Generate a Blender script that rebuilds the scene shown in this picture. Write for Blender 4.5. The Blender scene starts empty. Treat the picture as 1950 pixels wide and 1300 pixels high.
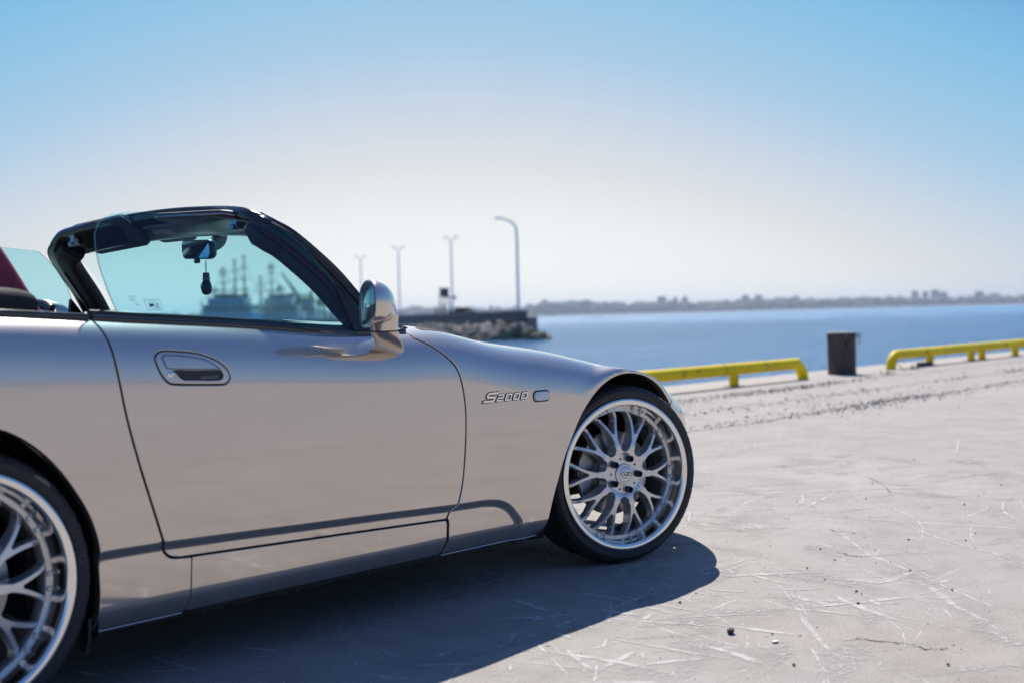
import bpy, bmesh, math, random
import numpy as np
from mathutils import Vector, Matrix, Euler
from mathutils.geometry import delaunay_2d_cdt

SC = bpy.context.scene
COL = SC.collection
rad = math.radians
random.seed(7)
RNG = np.random.default_rng(11)

# ------------------------------------------------------------------ camera
CAM_POS = np.array((-3.6866, -3.5791, 0.883))
YAW, PITCH, ROLL = rad(41.315), rad(1.1145), rad(1.4624)
def cam_axes():
    D0 = np.array([math.cos(YAW), math.sin(YAW), 0]); R0 = np.array([math.sin(YAW), -math.cos(YAW), 0]); U0 = np.array([0, 0, 1.])
    D = math.cos(PITCH)*D0 - math.sin(PITCH)*U0
    U = math.cos(PITCH)*U0 + math.sin(PITCH)*D0
    R = math.cos(ROLL)*R0 - math.sin(ROLL)*U
    U2 = math.cos(ROLL)*U + math.sin(ROLL)*R0
    return D, R, U2
CD, CR, CU = cam_axes()
camd = bpy.data.cameras.new('camera'); cam = bpy.data.objects.new('camera', camd); COL.objects.link(cam)
camd.sensor_width = 36; camd.lens = 36*2466.6/1950
camd.clip_start = 0.05; camd.clip_end = 20000
M = Matrix(((CR[0], CU[0], -CD[0], CAM_POS[0]), (CR[1], CU[1], -CD[1], CAM_POS[1]), (CR[2], CU[2], -CD[2], CAM_POS[2]), (0, 0, 0, 1)))
cam.matrix_world = M
camd.dof.use_dof = True; camd.dof.focus_distance = 4.35; camd.dof.aperture_fstop = 2.6
SC.camera = cam
def ground_dir(d, lat):
    """point on the ground plan: d metres ahead of the camera, lat metres to its right"""
    return CAM_POS[0] + d*math.cos(YAW) + lat*math.sin(YAW), CAM_POS[1] + d*math.sin(YAW) - lat*math.cos(YAW)

# ------------------------------------------------------------------ sky, sun, exposure
SUN = Vector((0.60, 0.66, 1.0)).normalized()
SUN_EL = math.asin(SUN.z); SUN_ROT = math.atan2(SUN.x, SUN.y)
W = bpy.data.worlds.new('World'); SC.world = W; W.use_nodes = True
def s2l(c): return tuple(((v/255)/12.92 if v/255 <= .04045 else ((v/255+.055)/1.055)**2.4) for v in c)
EXPOSURE = 0.45
def build_world():
    """clear daylight: Nishita sky blended with a haze gradient that pales towards the horizon under the sun"""
    nt = W.node_tree; N = nt.nodes; L = nt.links
    bg = N['Background']; bg.inputs['Strength'].default_value = 0.10
    sky = N.new('ShaderNodeTexSky'); sky.sky_type = 'NISHITA'; sky.sun_disc = False
    sky.sun_elevation = SUN_EL; sky.sun_rotation = SUN_ROT
    sky.air_density = 1.0; sky.dust_density = 0.6; sky.ozone_density = 2.0; sky.altitude = 0
    def math_(op, a, b=None, clamp=False):
        m = N.new('ShaderNodeMath'); m.operation = op; m.use_clamp = clamp
        for k, v in enumerate((a, b)):
            if v is None: continue
            if isinstance(v, (int, float)): m.inputs[k].default_value = v
            else: L.new(v, m.inputs[k])
        return m.outputs[0]
    tc = N.new('ShaderNodeTexCoord'); sp = N.new('ShaderNodeSeparateXYZ'); L.new(tc.outputs['Generated'], sp.inputs[0])
    x, y, z = sp.outputs
    el = math_('MULTIPLY', math_('ARCSINE', math_('MAXIMUM', z, 0.0)), 180/math.pi)
    hl = math_('SQRT', math_('ADD', math_('ADD', math_('MULTIPLY', x, x), math_('MULTIPLY', y, y)), 1e-6))
    az = YAW+rad(3.0); sx, sy = math.cos(az), math.sin(az)
    ca = math_('DIVIDE', math_('ADD', math_('MULTIPLY', x, sx), math_('MULTIPLY', y, sy)), hl)
    off = math_('MULTIPLY', math_('SUBTRACT', 1.0, math_('EXPONENT', math_('DIVIDE', math_('SUBTRACT', ca, 1.0), 0.22))), 20.0)
    pos = math_('DIVIDE', math_('ADD', el, off), 112.0)
    stops = [(0, (255, 254, 252)), (2.4, (249, 249, 248)), (4.7, (239, 239, 238)), (7, (220, 222, 225)), (9.4, (197, 211, 225)), (11.7, (168, 200, 225)), (14, (146, 195, 226)),
             (17, (122, 186, 224)), (20, (102, 160, 214)), (26, (86, 138, 202)), (40, (76, 117, 186)), (60, (76, 112, 174)), (110, (78, 111, 166))]
    k = 10/2**EXPOSURE
    r = N.new('ShaderNodeValToRGB'); e = r.color_ramp.elements
    while len(e) < len(stops): e.new(.5)
    for i, (p, c) in enumerate(stops): e[i].position = p/112.0; e[i].color = (*s2l(c), 1)
    L.new(pos, r.inputs['Fac'])
    sc = N.new('ShaderNodeVectorMath'); sc.operation = 'SCALE'; L.new(r.outputs['Color'], sc.inputs[0]); sc.inputs['Scale'].default_value = k
    mx = N.new('ShaderNodeMix'); mx.data_type = 'RGBA'; mx.inputs['Factor'].default_value = .93
    L.new(sky.outputs[0], mx.inputs['A']); L.new(sc.outputs[0], mx.inputs['B'])
    L.new(mx.outputs['Result'], bg.inputs['Color'])
build_world()
sund = bpy.data.lights.new('sun', 'SUN'); sun = bpy.data.objects.new('sun', sund); COL.objects.link(sun)
sund.energy = 4.5; sund.angle = rad(0.53); sund.color = (1.0, 0.95, 0.88)
sun.rotation_euler = SUN.to_track_quat('Z', 'Y').to_euler(); sun.location = (20, 30, 40)
SC.view_settings.view_transform = 'Standard'; SC.view_settings.look = 'None'
SC.view_settings.exposure = EXPOSURE; SC.view_settings.gamma = 1.0
SC.view_settings.use_curve_mapping = False
SC.render.engine = 'CYCLES'
SC.cycles.use_denoising = True
SC.cycles.max_bounces = 10; SC.cycles.transparent_max_bounces = 16; SC.cycles.volume_bounces = 0
SC.cycles.caustics_reflective = False; SC.cycles.caustics_refractive = False

# ------------------------------------------------------------------ helpers
def tag(o, label=None, cat=None, group=None, kind=None):
    if label: o['label'] = label
    if cat: o['category'] = cat
    if group: o['group'] = group
    if kind: o['kind'] = kind
    return o
def empty(name, loc, rz=0.0, parent=None):
    o = bpy.data.objects.new(name, None); COL.objects.link(o)
    o.location = loc; o.rotation_euler = (0, 0, rz); o.empty_display_size = .2
    if parent: o.parent = parent
    return o
def mesh_of(name, verts, faces, mats, smooth=True, normals=None, mat_idx=None, sharp_angle=None):
    me = bpy.data.meshes.new(name)
    me.from_pydata([tuple(map(float, v)) for v in verts], [], [tuple(map(int, f)) for f in faces])
    if not isinstance(mats, (list, tuple)): mats = [mats]
    for m in mats: me.materials.append(m)
    if mat_idx is not None: me.polygons.foreach_set('material_index', np.asarray(mat_idx, dtype=np.int32))
    me.update()
    if smooth:
        me.polygons.foreach_set('use_smooth', np.ones(len(me.polygons), dtype=bool))
        if normals is not None:
            me.normals_split_custom_set_from_vertices([tuple(map(float, n)) for n in normals])
        else:
            me.set_sharp_from_angle(angle=rad(sharp_angle if sharp_angle else 35))
    return me
def link(name, me, parent=None, loc=None, rot=None):
    o = bpy.data.objects.new(name, me); COL.objects.link(o)
    if parent: o.parent = parent
    if loc is not None: o.location = loc
    if rot is not None: o.rotation_euler = rot
    return o
def mk(name, geo, mat, parent=None, smooth=True, sharp=None, loc=None, rot=None):
    v, f = geo
    return link(name, mesh_of(name, v, f, mat, smooth, sharp_angle=sharp), parent, loc, rot)
def join(*geos):
    V, F = [], []
    for v, f in geos:
        b = len(V); V.extend([tuple(p) for p in v]); F.extend([tuple(i+b for i in q) for q in f])
    return V, F
def xf(geo, mtx):
    v, f = geo
    return [tuple(mtx @ Vector(p)) for p in v], f
def shift(geo, d):
    v, f = geo
    return [(p[0]+d[0], p[1]+d[1], p[2]+d[2]) for p in v], f
def mirror_y(geo):
    v, f = geo
    return [(p[0], -p[1], p[2]) for p in v], [tuple(reversed(q)) for q in f]
def box(c, s, bev=0.0):
    """box centred at c with full size s, edges chamfered by bev"""
    cx, cy, cz = c; hx, hy, hz = s[0]/2, s[1]/2, s[2]/2
    if bev <= 0:
        v = [(cx+a*hx, cy+b*hy, cz+d*hz) for a in (-1, 1) for b in (-1, 1) for d in (-1, 1)]
        return v, [(0, 1, 3, 2), (4, 6, 7, 5), (0, 4, 5, 1), (2, 3, 7, 6), (0, 2, 6, 4), (1, 5, 7, 3)]
    b = min(bev, hx*.99, hy*.99, hz*.99)
    bm = bmesh.new()
    bmesh.ops.create_cube(bm, size=1.0)
    for q in bm.verts: q.co = Vector((cx+q.co.x*2*hx, cy+q.co.y*2*hy, cz+q.co.z*2*hz))
    bmesh.ops.bevel(bm, geom=list(bm.edges), offset=b, segments=2, profile=.6, affect='EDGES')
    bm.verts.index_update()
    v = [tuple(q.co) for q in bm.verts]; f = [tuple(l.index for l in p.verts) for p in bm.faces]
    bm.free(); return v, f
def lathe(prof, n=64, axis='y', closed=False):
    """prof: list of (r, a): radius and position along axis"""
    V, F = [], []
    m = len(prof)
    for i in range(n):
        t = 2*math.pi*i/n; c, s = math.cos(t), math.sin(t)
        for r, a in prof:
            V.append((r*c, a, r*s) if axis == 'y' else ((r*c, r*s, a) if axis == 'z' else (a, r*c, r*s)))
    for i in range(n):
        j = (i+1) % n
        for k in range(m if closed else m-1):
            l = (k+1) % m
            q = (i*m+k, i*m+l, j*m+l, j*m+k)
            F.append(q if axis != 'z' else tuple(reversed(q)))
    if axis == 'x': F = [tuple(reversed(q)) for q in F]
    return V, F
def frames(path, up):
    P = [Vector(p) for p in path]; out = []
    for i, p in enumerate(P):
        t = (P[min(i+1, len(P)-1)] - P[max(i-1, 0)]).normalized()
        u = Vector(up[i] if isinstance(up, list) else up); s = t.cross(u)
        if s.length < 1e-6: s = t.orthogonal()
        s.normalize(); u2 = s.cross(t).normalized()
        out.append((p, s, u2))
    return out
def sweep(path, prof, up=(0, 0, 1), scale=None, caps=True, closed_prof=True):
    """sweep 2-D profile (side, up) along a path"""
    fr = frames(path, up); m = len(prof); V, F = [], []
    for i, (p, s, u) in enumerate(fr):
        k = scale[i] if scale else 1.0
        kx, ky = k if isinstance(k, tuple) else (k, k)
        for a, b in prof: V.append(tuple(p + s*(a*kx) + u*(b*ky)))
    for i in range(len(fr)-1):
        for k in range(m if closed_prof else m-1):
            l = (k+1) % m
            F.append((i*m+k, (i+1)*m+k, (i+1)*m+l, i*m+l))
    if caps and closed_prof:
        F.append(tuple(range(m))); F.append(tuple(reversed(range((len(fr)-1)*m, len(fr)*m))))
    return V, F
def circ(r, n=12): return [(r*math.cos(2*math.pi*i/n), r*math.sin(2*math.pi*i/n)) for i in range(n)]
def rrect(w, h, r, n=4):
    out = []
    for cx, cy, a0 in ((w/2-r, h/2-r, 0), (-w/2+r, h/2-r, 90), (-w/2+r, -h/2+r, 180), (w/2-r, -h/2+r, 270)):
        for i in range(n+1):
            a = rad(a0+90*i/n); out.append((cx+r*math.cos(a), cy+r*math.sin(a)))
    return out
def tube(path, r, n=12, up=(0, 0, 1), caps=True, scale=None): return sweep(path, circ(r, n), up, scale, caps)
def smooth_path(pts, n=8):
    """Catmull-Rom through the points"""
    P = [np.array(p, float) for p in pts]; out = []
    for i in range(len(P)-1):
        p0 = P[i-1] if i else 2*P[0]-P[1]; p1, p2 = P[i], P[i+1]; p3 = P[i+2] if i+2 < len(P) else 2*P[-1]-P[-2]
        for k in range(n):
            t = k/n
            out.append(tuple(.5*((2*p1)+(-p0+p2)*t+(2*p0-5*p1+4*p2-p3)*t*t+(-p0+3*p1-3*p2+p3)*t**3)))
    out.append(tuple(P[-1])); return out
def smooth_closed(pts, n=6):
    P = [np.array(p, float) for p in pts]; m = len(P); out = []
    for i in range(m):
        p0, p1, p2, p3 = P[i-1], P[i], P[(i+1) % m], P[(i+2) % m]
        for k in range(n):
            t = k/n
            out.append(tuple(.5*((2*p1)+(-p0+p2)*t+(2*p0-5*p1+4*p2-p3)*t*t+(-p0+3*p1-3*p2+p3)*t**3)))
    return out
def loft(rings, caps=True, closed=True):
    m = len(rings[0]); V = [tuple(p) for r in rings for p in r]; F = []
    for i in range(len(rings)-1):
        for k in range(m if closed else m-1):
            l = (k+1) % m
            F.append((i*m+k, i*m+l, (i+1)*m+l, (i+1)*m+k))
    if caps: F.append(tuple(reversed(range(m)))); F.append(tuple(range((len(rings)-1)*m, len(rings)*m)))
    return V, F
def recalc(geo):
    v, f = geo
    bm = bmesh.new(); vs = [bm.verts.new(p) for p in v]
    for q in f:
        try: bm.faces.new([vs[i] for i in q])
        except ValueError: pass
    bmesh.ops.recalc_face_normals(bm, faces=list(bm.faces)); bm.verts.index_update()
    out = [tuple(q.co) for q in bm.verts], [tuple(l.index for l in p.verts) for p in bm.faces]
    bm.free(); return out
def subdiv(geo, n=1):
    v, f = geo
    me = bpy.data.meshes.new('tmp'); me.from_pydata([tuple(p) for p in v], [], f); me.update()
    o = bpy.data.objects.new('tmp', me); COL.objects.link(o)
    md = o.modifiers.new('s', 'SUBSURF'); md.levels = n; md.render_levels = n
    dg = bpy.context.evaluated_depsgraph_get(); e = o.evaluated_get(dg); m2 = e.to_mesh()
    out = [tuple(q.co) for q in m2.vertices], [tuple(p.vertices) for p in m2.polygons]
    e.to_mesh_clear(); bpy.data.objects.remove(o); bpy.data.meshes.remove(me)
    return out
def text_geo(body, size, extrude=0.002, shear=0.0):
    cu = bpy.data.curves.new('txt', 'FONT'); cu.body = body; cu.size = size; cu.extrude = extrude; cu.shear = shear
    cu.align_x = 'CENTER'; cu.align_y = 'CENTER'; cu.resolution_u = 3
    o = bpy.data.objects.new('txt', cu); COL.objects.link(o)
    dg = bpy.context.evaluated_depsgraph_get(); e = o.evaluated_get(dg); m2 = e.to_mesh()
    out = [tuple(q.co) for q in m2.vertices], [tuple(p.vertices) for p in m2.polygons]
    e.to_mesh_clear(); bpy.data.objects.remove(o); bpy.data.curves.remove(cu)
    return out

# ------------------------------------------------------------------ materials
def new_mat(name):
    m = bpy.data.materials.new(name); m.use_nodes = True
    nt = m.node_tree; return m, nt, nt.nodes, nt.links, nt.nodes['Principled BSDF']
def setp(b, **k):
    names = {'color': 'Base Color', 'metal': 'Metallic', 'rough': 'Roughness', 'ior': 'IOR', 'coat': 'Coat Weight', 'coat_rough': 'Coat Roughness',
             'spec': 'Specular IOR Level', 'trans': 'Transmission Weight', 'alpha': 'Alpha', 'sheen': 'Sheen Weight'}
    for a, v in k.items():
        b.inputs[names[a]].default_value = (*v, 1.0) if a == 'color' else v
def nz(N, L, scale, detail=4, rough=.6, coord='Object', vec=None, mapping=None):
    t = N.new('ShaderNodeTexNoise'); t.inputs['Scale'].default_value = scale; t.inputs['Detail'].default_value = detail; t.inputs['Roughness'].default_value = rough
    if vec is None:
        tc = N.new('ShaderNodeTexCoord'); vec = tc.outputs[coord]
    if mapping:
        mp = N.new('ShaderNodeMapping'); L.new(vec, mp.inputs['Vector']); mp.inputs['Scale'].default_value = mapping[0]
        if len(mapping) > 1: mp.inputs['Rotation'].default_value = mapping[1]
        vec = mp.outputs['Vector']
    L.new(vec, t.inputs['Vector']); return t
def ramp(N, L, src, stops):
    r = N.new('ShaderNodeValToRGB'); e = r.color_ramp.elements
    while len(e) < len(stops): e.new(0.5)
    for k, (p, c) in enumerate(stops):
        e[k].position = p; e[k].color = (*c, 1) if len(c) == 3 else c
    L.new(src, r.inputs['Fac']); return r
def mixc(N, L, a, b, fac, mode='MIX'):
    m = N.new('ShaderNodeMix'); m.data_type = 'RGBA'; m.blend_type = mode
    for sock, v in ((m.inputs['Factor'], fac), (m.inputs['A'], a), (m.inputs['B'], b)):
        if isinstance(v, (int, float)): sock.default_value = v
        elif isinstance(v, tuple): sock.default_value = (*v, 1) if len(v) == 3 else v
        else: L.new(v, sock)
    return m.outputs['Result']
def bump(N, L, b, h, strength=.3, dist=.01):
    bp = N.new('ShaderNodeBump'); bp.inputs['Strength'].default_value = strength; bp.inputs['Distance'].default_value = dist
    L.new(h, bp.inputs['Height']); L.new(bp.outputs['Normal'], b.inputs['Normal']); return bp
def plain(name, color, rough=.5, metal=0.0, var=.12, scale=18, bstr=0.0, bscale=200, **k):
    m, nt, N, L, b = new_mat(name)
    setp(b, color=color, rough=rough, metal=metal, **k)
    t = nz(N, L, scale, 5)
    r = ramp(N, L, t.outputs['Fac'], [(.3, tuple(c*(1-var) for c in color)), (.7, tuple(min(1, c*(1+var)) for c in color))])
    L.new(r.outputs['Color'], b.inputs['Base Color'])
    rr = N.new('ShaderNodeMapRange'); L.new(t.outputs['Fac'], rr.inputs['Value'])
    rr.inputs['To Min'].default_value = max(.02, rough*.85); rr.inputs['To Max'].default_value = min(1, rough*1.15)
    L.new(rr.outputs['Result'], b.inputs['Roughness'])
    if bstr:
        t2 = nz(N, L, bscale, 3); bump(N, L, b, t2.outputs['Fac'], bstr, .002)
    return m
MAT = {}
def make_materials():
    # metallic paint: sharp and broad flake layers under a clear coat
    m, nt, N, L, b = new_mat('silver_paint')
    setp(b, color=(.70, .62, .55), metal=.94, rough=.075, coat=1.0, coat_rough=.01)
    b2 = N.new('ShaderNodeBsdfPrincipled'); setp(b2, color=(.645, .575, .51), metal=.85, rough=.42, coat=1.0, coat_rough=.015)
    fl = nz(N, L, 2600, 1); mr = N.new('ShaderNodeMapRange'); L.new(fl.outputs['Fac'], mr.inputs['Value'])
    mr.inputs['To Min'].default_value = .36; mr.inputs['To Max'].default_value = .48; L.new(mr.outputs['Result'], b2.inputs['Roughness'])
    mx = N.new('ShaderNodeMixShader'); mx.inputs['Fac'].default_value = .40
    L.new(b.outputs[0], mx.inputs[1]); L.new(b2.outputs[0], mx.inputs[2]); L.new(mx.outputs[0], N['Material Output'].inputs['Surface'])
    MAT['paint'] = m
    MAT['gloss_black'] = plain('gloss_black', (.012, .012, .014), .16, coat=.6, coat_rough=.05)
    MAT['black_plastic'] = plain('black_plastic', (.022, .022, .024), .45, bstr=.15, bscale=900)
    MAT['black_matte'] = plain('black_matte', (.012, .012, .013), .8)
    MAT['trim_rubber'] = plain('trim_rubber', (.018, .018, .02), .35)
    MAT['tyre'] = plain('tyre_rubber', (.022, .022, .023), .62, bstr=.12, bscale=500)
    MAT['polished'] = plain('polished_lip', (.86, .84, .81), .14, 1.0, var=.03)
    MAT['wheel_silver'] = plain('wheel_silver', (.74, .72, .70), .28, .66, var=.03, coat=.5, coat_rough=.08)
    MAT['bolt'] = plain('bolt_steel', (.62, .62, .62), .22, 1.0, var=.04)
    MAT['nut_black'] = plain('nut_black', (.015, .015, .016), .28, .3)
    MAT['disc'] = plain('brake_disc_steel', (.42, .41, .40), .38, .9, var=.1, scale=60)
    MAT['caliper'] = plain('caliper_metal', (.33, .32, .31), .5, .5, var=.2, scale=40)
    MAT['chrome'] = plain('chrome', (.88, .88, .89), .06, 1.0, var=.02)
    MAT['red_leather'] = plain('red_leather', (.30, .020, .040), .45, var=.2, scale=30, bstr=.25, bscale=350)
    MAT['black_leather'] = plain('black_leather', (.02, .02, .022), .42, bstr=.2, bscale=350)
    MAT['headliner'] = plain('header_trim', (.028, .028, .03), .6, bstr=.15, bscale=600)
    MAT['visor'] = plain('sun_visor_vinyl', (.055, .055, .055), .6, bstr=.15, bscale=500)
    MAT['piping'] = plain('visor_piping', (.42, .41, .39), .5)
    MAT['soft_top'] = plain('soft_top_cloth', (.02, .02, .022), .85, bstr=.3, bscale=800)
    MAT['white_print'] = plain('white_print', (.75, .75, .75), .5)
    MAT['dark_print'] = plain('dark_print', (.02, .03, .035), .5)
    MAT['label_red'] = plain('label_red', (.55, .16, .12), .5); MAT['label_orange'] = plain('label_orange', (.55, .28, .06), .5)
    MAT['glove_dark'] = plain('glove_dark', (.018, .02, .03), .55); MAT['glove_cuff'] = plain('glove_cuff', (.12, .10, .12), .6)
    MAT['mirror'] = plain('mirror_silvering', (.80, .84, .85), .01, 1.0, var=.01)
    m, nt, N, L, b = new_mat('indicator_lens'); setp(b, color=(.78, .80, .84), rough=.12, coat=1.0, coat_rough=.03)
    wv = N.new('ShaderNodeTexWave'); wv.bands_direction = 'X'; wv.inputs['Scale'].default_value = 90
    tc = N.new('ShaderNodeTexCoord'); L.new(tc.outputs['Object'], wv.inputs['Vector']); bump(N, L, b, wv.outputs['Fac'], .5, .002)
    MAT['lens'] = m
    # thin glass: tinted transparency plus a Fresnel mirror
    def glass(name, tint, edge):
        m, nt, N, L, b = new_mat(name); N.remove(b)
        out = N['Material Output']; tr = N.new('ShaderNodeBsdfTransparent'); gl = N.new('ShaderNodeBsdfGlossy'); fr = N.new('ShaderNodeFresnel'); mx = N.new('ShaderNodeMixShader')
        geo = N.new('ShaderNodeNewGeometry'); im = N.new('ShaderNodeMix'); im.data_type = 'FLOAT'; im.inputs['A'].default_value = 1.36; im.inputs['B'].default_value = 1/1.36; L.new(geo.outputs['Backfacing'], im.inputs['Factor']); L.new(im.outputs['Result'], fr.inputs['IOR']); gl.inputs['Roughness'].default_value = .008
        t = nz(N, L, 3.0, 3)
        cr = ramp(N, L, t.outputs['Fac'], [(.3, tint), (.7, tuple(min(1, c*1.015) for c in tint))])
        L.new(cr.outputs['Color'], tr.inputs['Color'])
        L.new(fr.outputs['Fac'], mx.inputs['Fac']); L.new(tr.outputs[0], mx.inputs[1]); L.new(gl.outputs[0], mx.inputs[2]); L.new(mx.outputs[0], out.inputs['Surface'])
        return m
    MAT['side_glass'] = glass('side_glass', (.745, .945, .96), None)
    MAT['screen_glass'] = glass('screen_glass', (.86, .97, .985), None)
    MAT['glass_edge'] = plain('glass_edge', (.20, .42, .42), .15)
make_materials()
# ------------------------------------------------------------------ car body surface
class Spline:
    """natural cubic spline"""
    def __init__(s, pts):
        x = np.array([p[0] for p in pts], float); y = np.array([p[1] for p in pts], float); n = len(x); h = np.diff(x)
        A = np.eye(n); r = np.zeros(n)
        for i in range(1, n-1):
            A[i, i-1:i+2] = h[i-1], 2*(h[i-1]+h[i]), h[i]; r[i] = 6*((y[i+1]-y[i])/h[i]-(y[i]-y[i-1])/h[i-1])
        s.x, s.y, s.h, s.m = x, y, h, np.linalg.solve(A, r)
    def __call__(s, q):
        q = np.clip(np.asarray(q, float), s.x[0], s.x[-1]); i = np.clip(np.searchsorted(s.x, q)-1, 0, len(s.h)-1)
        a = s.x[i+1]-q; b = q-s.x[i]; h = s.h[i]
        return s.m[i]*a**3/(6*h)+s.m[i+1]*b**3/(6*h)+(s.y[i]/h-s.m[i]*h/6)*a+(s.y[i+1]/h-s.m[i+1]*h/6)*b
def sstep(t): t = np.clip(t, 0, 1); return t*t*(3-2*t)
ZT = Spline([(-3.4, .80), (-3.2, .86), (-3.0, .897), (-2.7, .918), (-2.25, .913), (-1.95, .894), (-1.55, .869), (-1.15, .842), (-.85, .832), (-.6, .784),
             (-.34, .748), (-.06, .698), (.26, .632), (.43, .58), (.53, .53), (.65, .45), (.75, .37), (.80, .33)])
XF, XR = .815, -3.36
def WID(x):
    x = np.asarray(x, float)
    w = .868+.005*np.exp(-((x+2.4)/.4)**2)+.003*np.exp(-(x/.35)**2)-.003*np.exp(-((x+1.2)/.5)**2)
    tf = np.clip((x+.05)/(XF+.05), 0, .9995); tr = np.clip((-2.25-x)/(-2.25-XR), 0, .9995)
    return w*(1-tf**3.0)**(1/3.0)*(1-tr**2.8)**(1/2.8)
_s = np.linspace(0, 1.3, 1301)
_al = np.interp(_s, [0, .16, .19, .215, .24, .265, .29, .315, .345, .38, .42, .50, .62, .75, 1.3], [0, 1.2, 3.0, 8, 19, 34, 48, 59, 68, 76, 82, 87, 90, 90.3, 90.3])
_k = np.exp(-((np.arange(-30, 31)/12.)**2)); _k /= _k.sum()
_al = np.convolve(np.pad(_al, 30, mode='edge'), _k, 'valid')
_H = np.concatenate([[0], np.cumsum(np.cos(np.radians(_al))[:-1]*.001)]); _E = np.concatenate([[0], np.cumsum(np.sin(np.radians(_al))[:-1]*.001)])
SB = .335
_hB = np.interp(SB, _s, _H); _eB = np.interp(SB, _s, _E)
RECESS = np.array([(-2.14, .356), (-2.05, .362), (-1.895, .360), (-1.66, .352), (-1.428, .343), (-1.116, .332), (-.876, .322), (-.734, .319), (-.68, .313), (-.649, .305), (-.62, .292), (-.597, .275), (-.575, .253), (-.555, .230), (-.54, .16)])
FARCH = [(-.432, .155), (-.424, .209), (-.402, .28), (-.381, .332), (-.346, .410), (-.302, .48), (-.257, .542), (-.2, .594), (-.127, .640), (-.041, .666), (.046, .668), (.132, .651), (.208, .618), (.265, .575), (.312, .528), (.343, .479), (.362, .42), (.376, .35), (.385, .28), (.39, .2), (.392, .155)]
RARCH = [(-2.072, .155), (-2.064, .236), (-2.066, .298), (-2.071, .36), (-2.079, .398), (-2.095, .443), (-2.12, .489), (-2.157, .544), (-2.194, .587), (-2.231, .62), (-2.267, .644), (-2.303, .661), (-2.35, .672), (-2.4, .675), (-2.45, .672), (-2.5, .66), (-2.54, .642), (-2.6, .60), (-2.65, .548), (-2.69, .488), (-2.715, .43), (-2.73, .36), (-2.737, .28), (-2.74, .155)]
FARCH_S = np.array(smooth_path(FARCH, 5)); RARCH_S = np.array(smooth_path(RARCH, 5))
def seg_dist(P, L):
    a = L[:-1]; d = L[1:]-a; ll = (d*d).sum(1)
    w = P[:, None, :]-a[None]; t = np.clip((w*d[None]).sum(2)/ll[None], 0, 1)
    q = w-t[..., None]*d[None]; D2 = (q*q).sum(2); k = D2.argmin(1); i = np.arange(len(P))
    cr = d[k, 0]*q[i, k, 1]-d[k, 1]*q[i, k, 0]
    return np.sqrt(D2[i, k]), np.sign(cr)
def surf(x, v):
    """right-hand body side: station x, height parameter v (v = z up to the belt, then arc length over the top)"""
    x = np.asarray(x, float); v = np.asarray(v, float)
    zt = ZT(x); w = WID(x)
    h = zt-v
    Htab = _hB-_H      # height below belt for each s
    s = np.where(h >= 0, np.interp(-h, -Htab, _s), SB-h)
    low = h > _hB
    hh = np.where(low, h, _hB-np.interp(s, _s, _H)); e = np.where(low, 0.0, np.interp(s, _s, _E))
    z = zt-hh
    # tuck under and lower roll
    e = e+np.where(z < .60, .016*((.60-z)/.4)**2, 0)
    dl = .0035*np.logaddexp(0, (.211-z)/.0035); e = e+.34*dl+6*dl*dl
    # recess under the crease
    P = np.stack([x, z], 1)
    d, sg = seg_dist(P, RECESS)
    rec = sstep(np.where(sg < 0, d, -d)/.027)*(x < -.5)*sstep((x+2.6)/.3)
    e = e+.0125*rec
    # flared lips round the wheel arches
    for A in (FARCH_S, RARCH_S):
        da, _ = seg_dist(np.stack([x, v], 1), A)
        f = sstep(1-(da-.015)/.042)*sstep((v-.34)/.16)
        e = e+f*(np.minimum(e, .003)-e)
    y = -(w-e)
    return np.stack([x, y, z], 1)
def surf_n(x, v):
    x = np.asarray(x, float); v = np.asarray(v, float); ep = 6e-4
    a = surf(x+ep, v)-surf(x-ep, v); b = surf(x, v+ep)-surf(x, v-ep)
    n = np.cross(a, b); n /= np.maximum(np.linalg.norm(n, axis=1), 1e-12)[:, None]
    return n
def resample(poly, step, closed=True):
    P = np.array(poly, float); out = []
    n = len(P)
    for i in range(n if closed else n-1):
        a, b = P[i], P[(i+1) % n]; k = max(1, int(round(np.linalg.norm(b-a)/step)))
        for j in range(k): out.append(a+(b-a)*j/k)
    if not closed: out.append(P[-1])
    return np.array(out)
def inset(P, d):
    """move a CCW loop inward by d (no self-intersection handling)"""
    a = np.roll(P, 1, 0); b = np.roll(P, -1, 0)
    t1 = P-a; t2 = b-P
    t1 /= np.maximum(np.linalg.norm(t1, axis=1), 1e-9)[:, None]; t2 /= np.maximum(np.linalg.norm(t2, axis=1), 1e-9)[:, None]
    n1 = np.stack([-t1[:, 1], t1[:, 0]], 1); n2 = np.stack([-t2[:, 1], t2[:, 0]], 1)
    n = n1+n2; n /= np.maximum(np.linalg.norm(n, axis=1), 1e-6)[:, None]
    c = np.clip((n*n1).sum(1), .5, 1)
    return P+n*(d/c)[:, None]
def area(P): return .5*np.sum(P[:, 0]*np.roll(P[:, 1], -1)-np.roll(P[:, 0], -1)*P[:, 1])
def inside(pts, poly):
    x, y = pts[:, 0], pts[:, 1]; r = np.zeros(len(pts), bool); n = len(poly)
    for i in range(n):
        x1, y1 = poly[i]; x2, y2 = poly[(i+1) % n]
        if y1 == y2: continue
        c = ((y1 > y) != (y2 > y)) & (x < (x2-x1)*(y-y1)/(y2-y1)+x1); r ^= c
    return r
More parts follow.
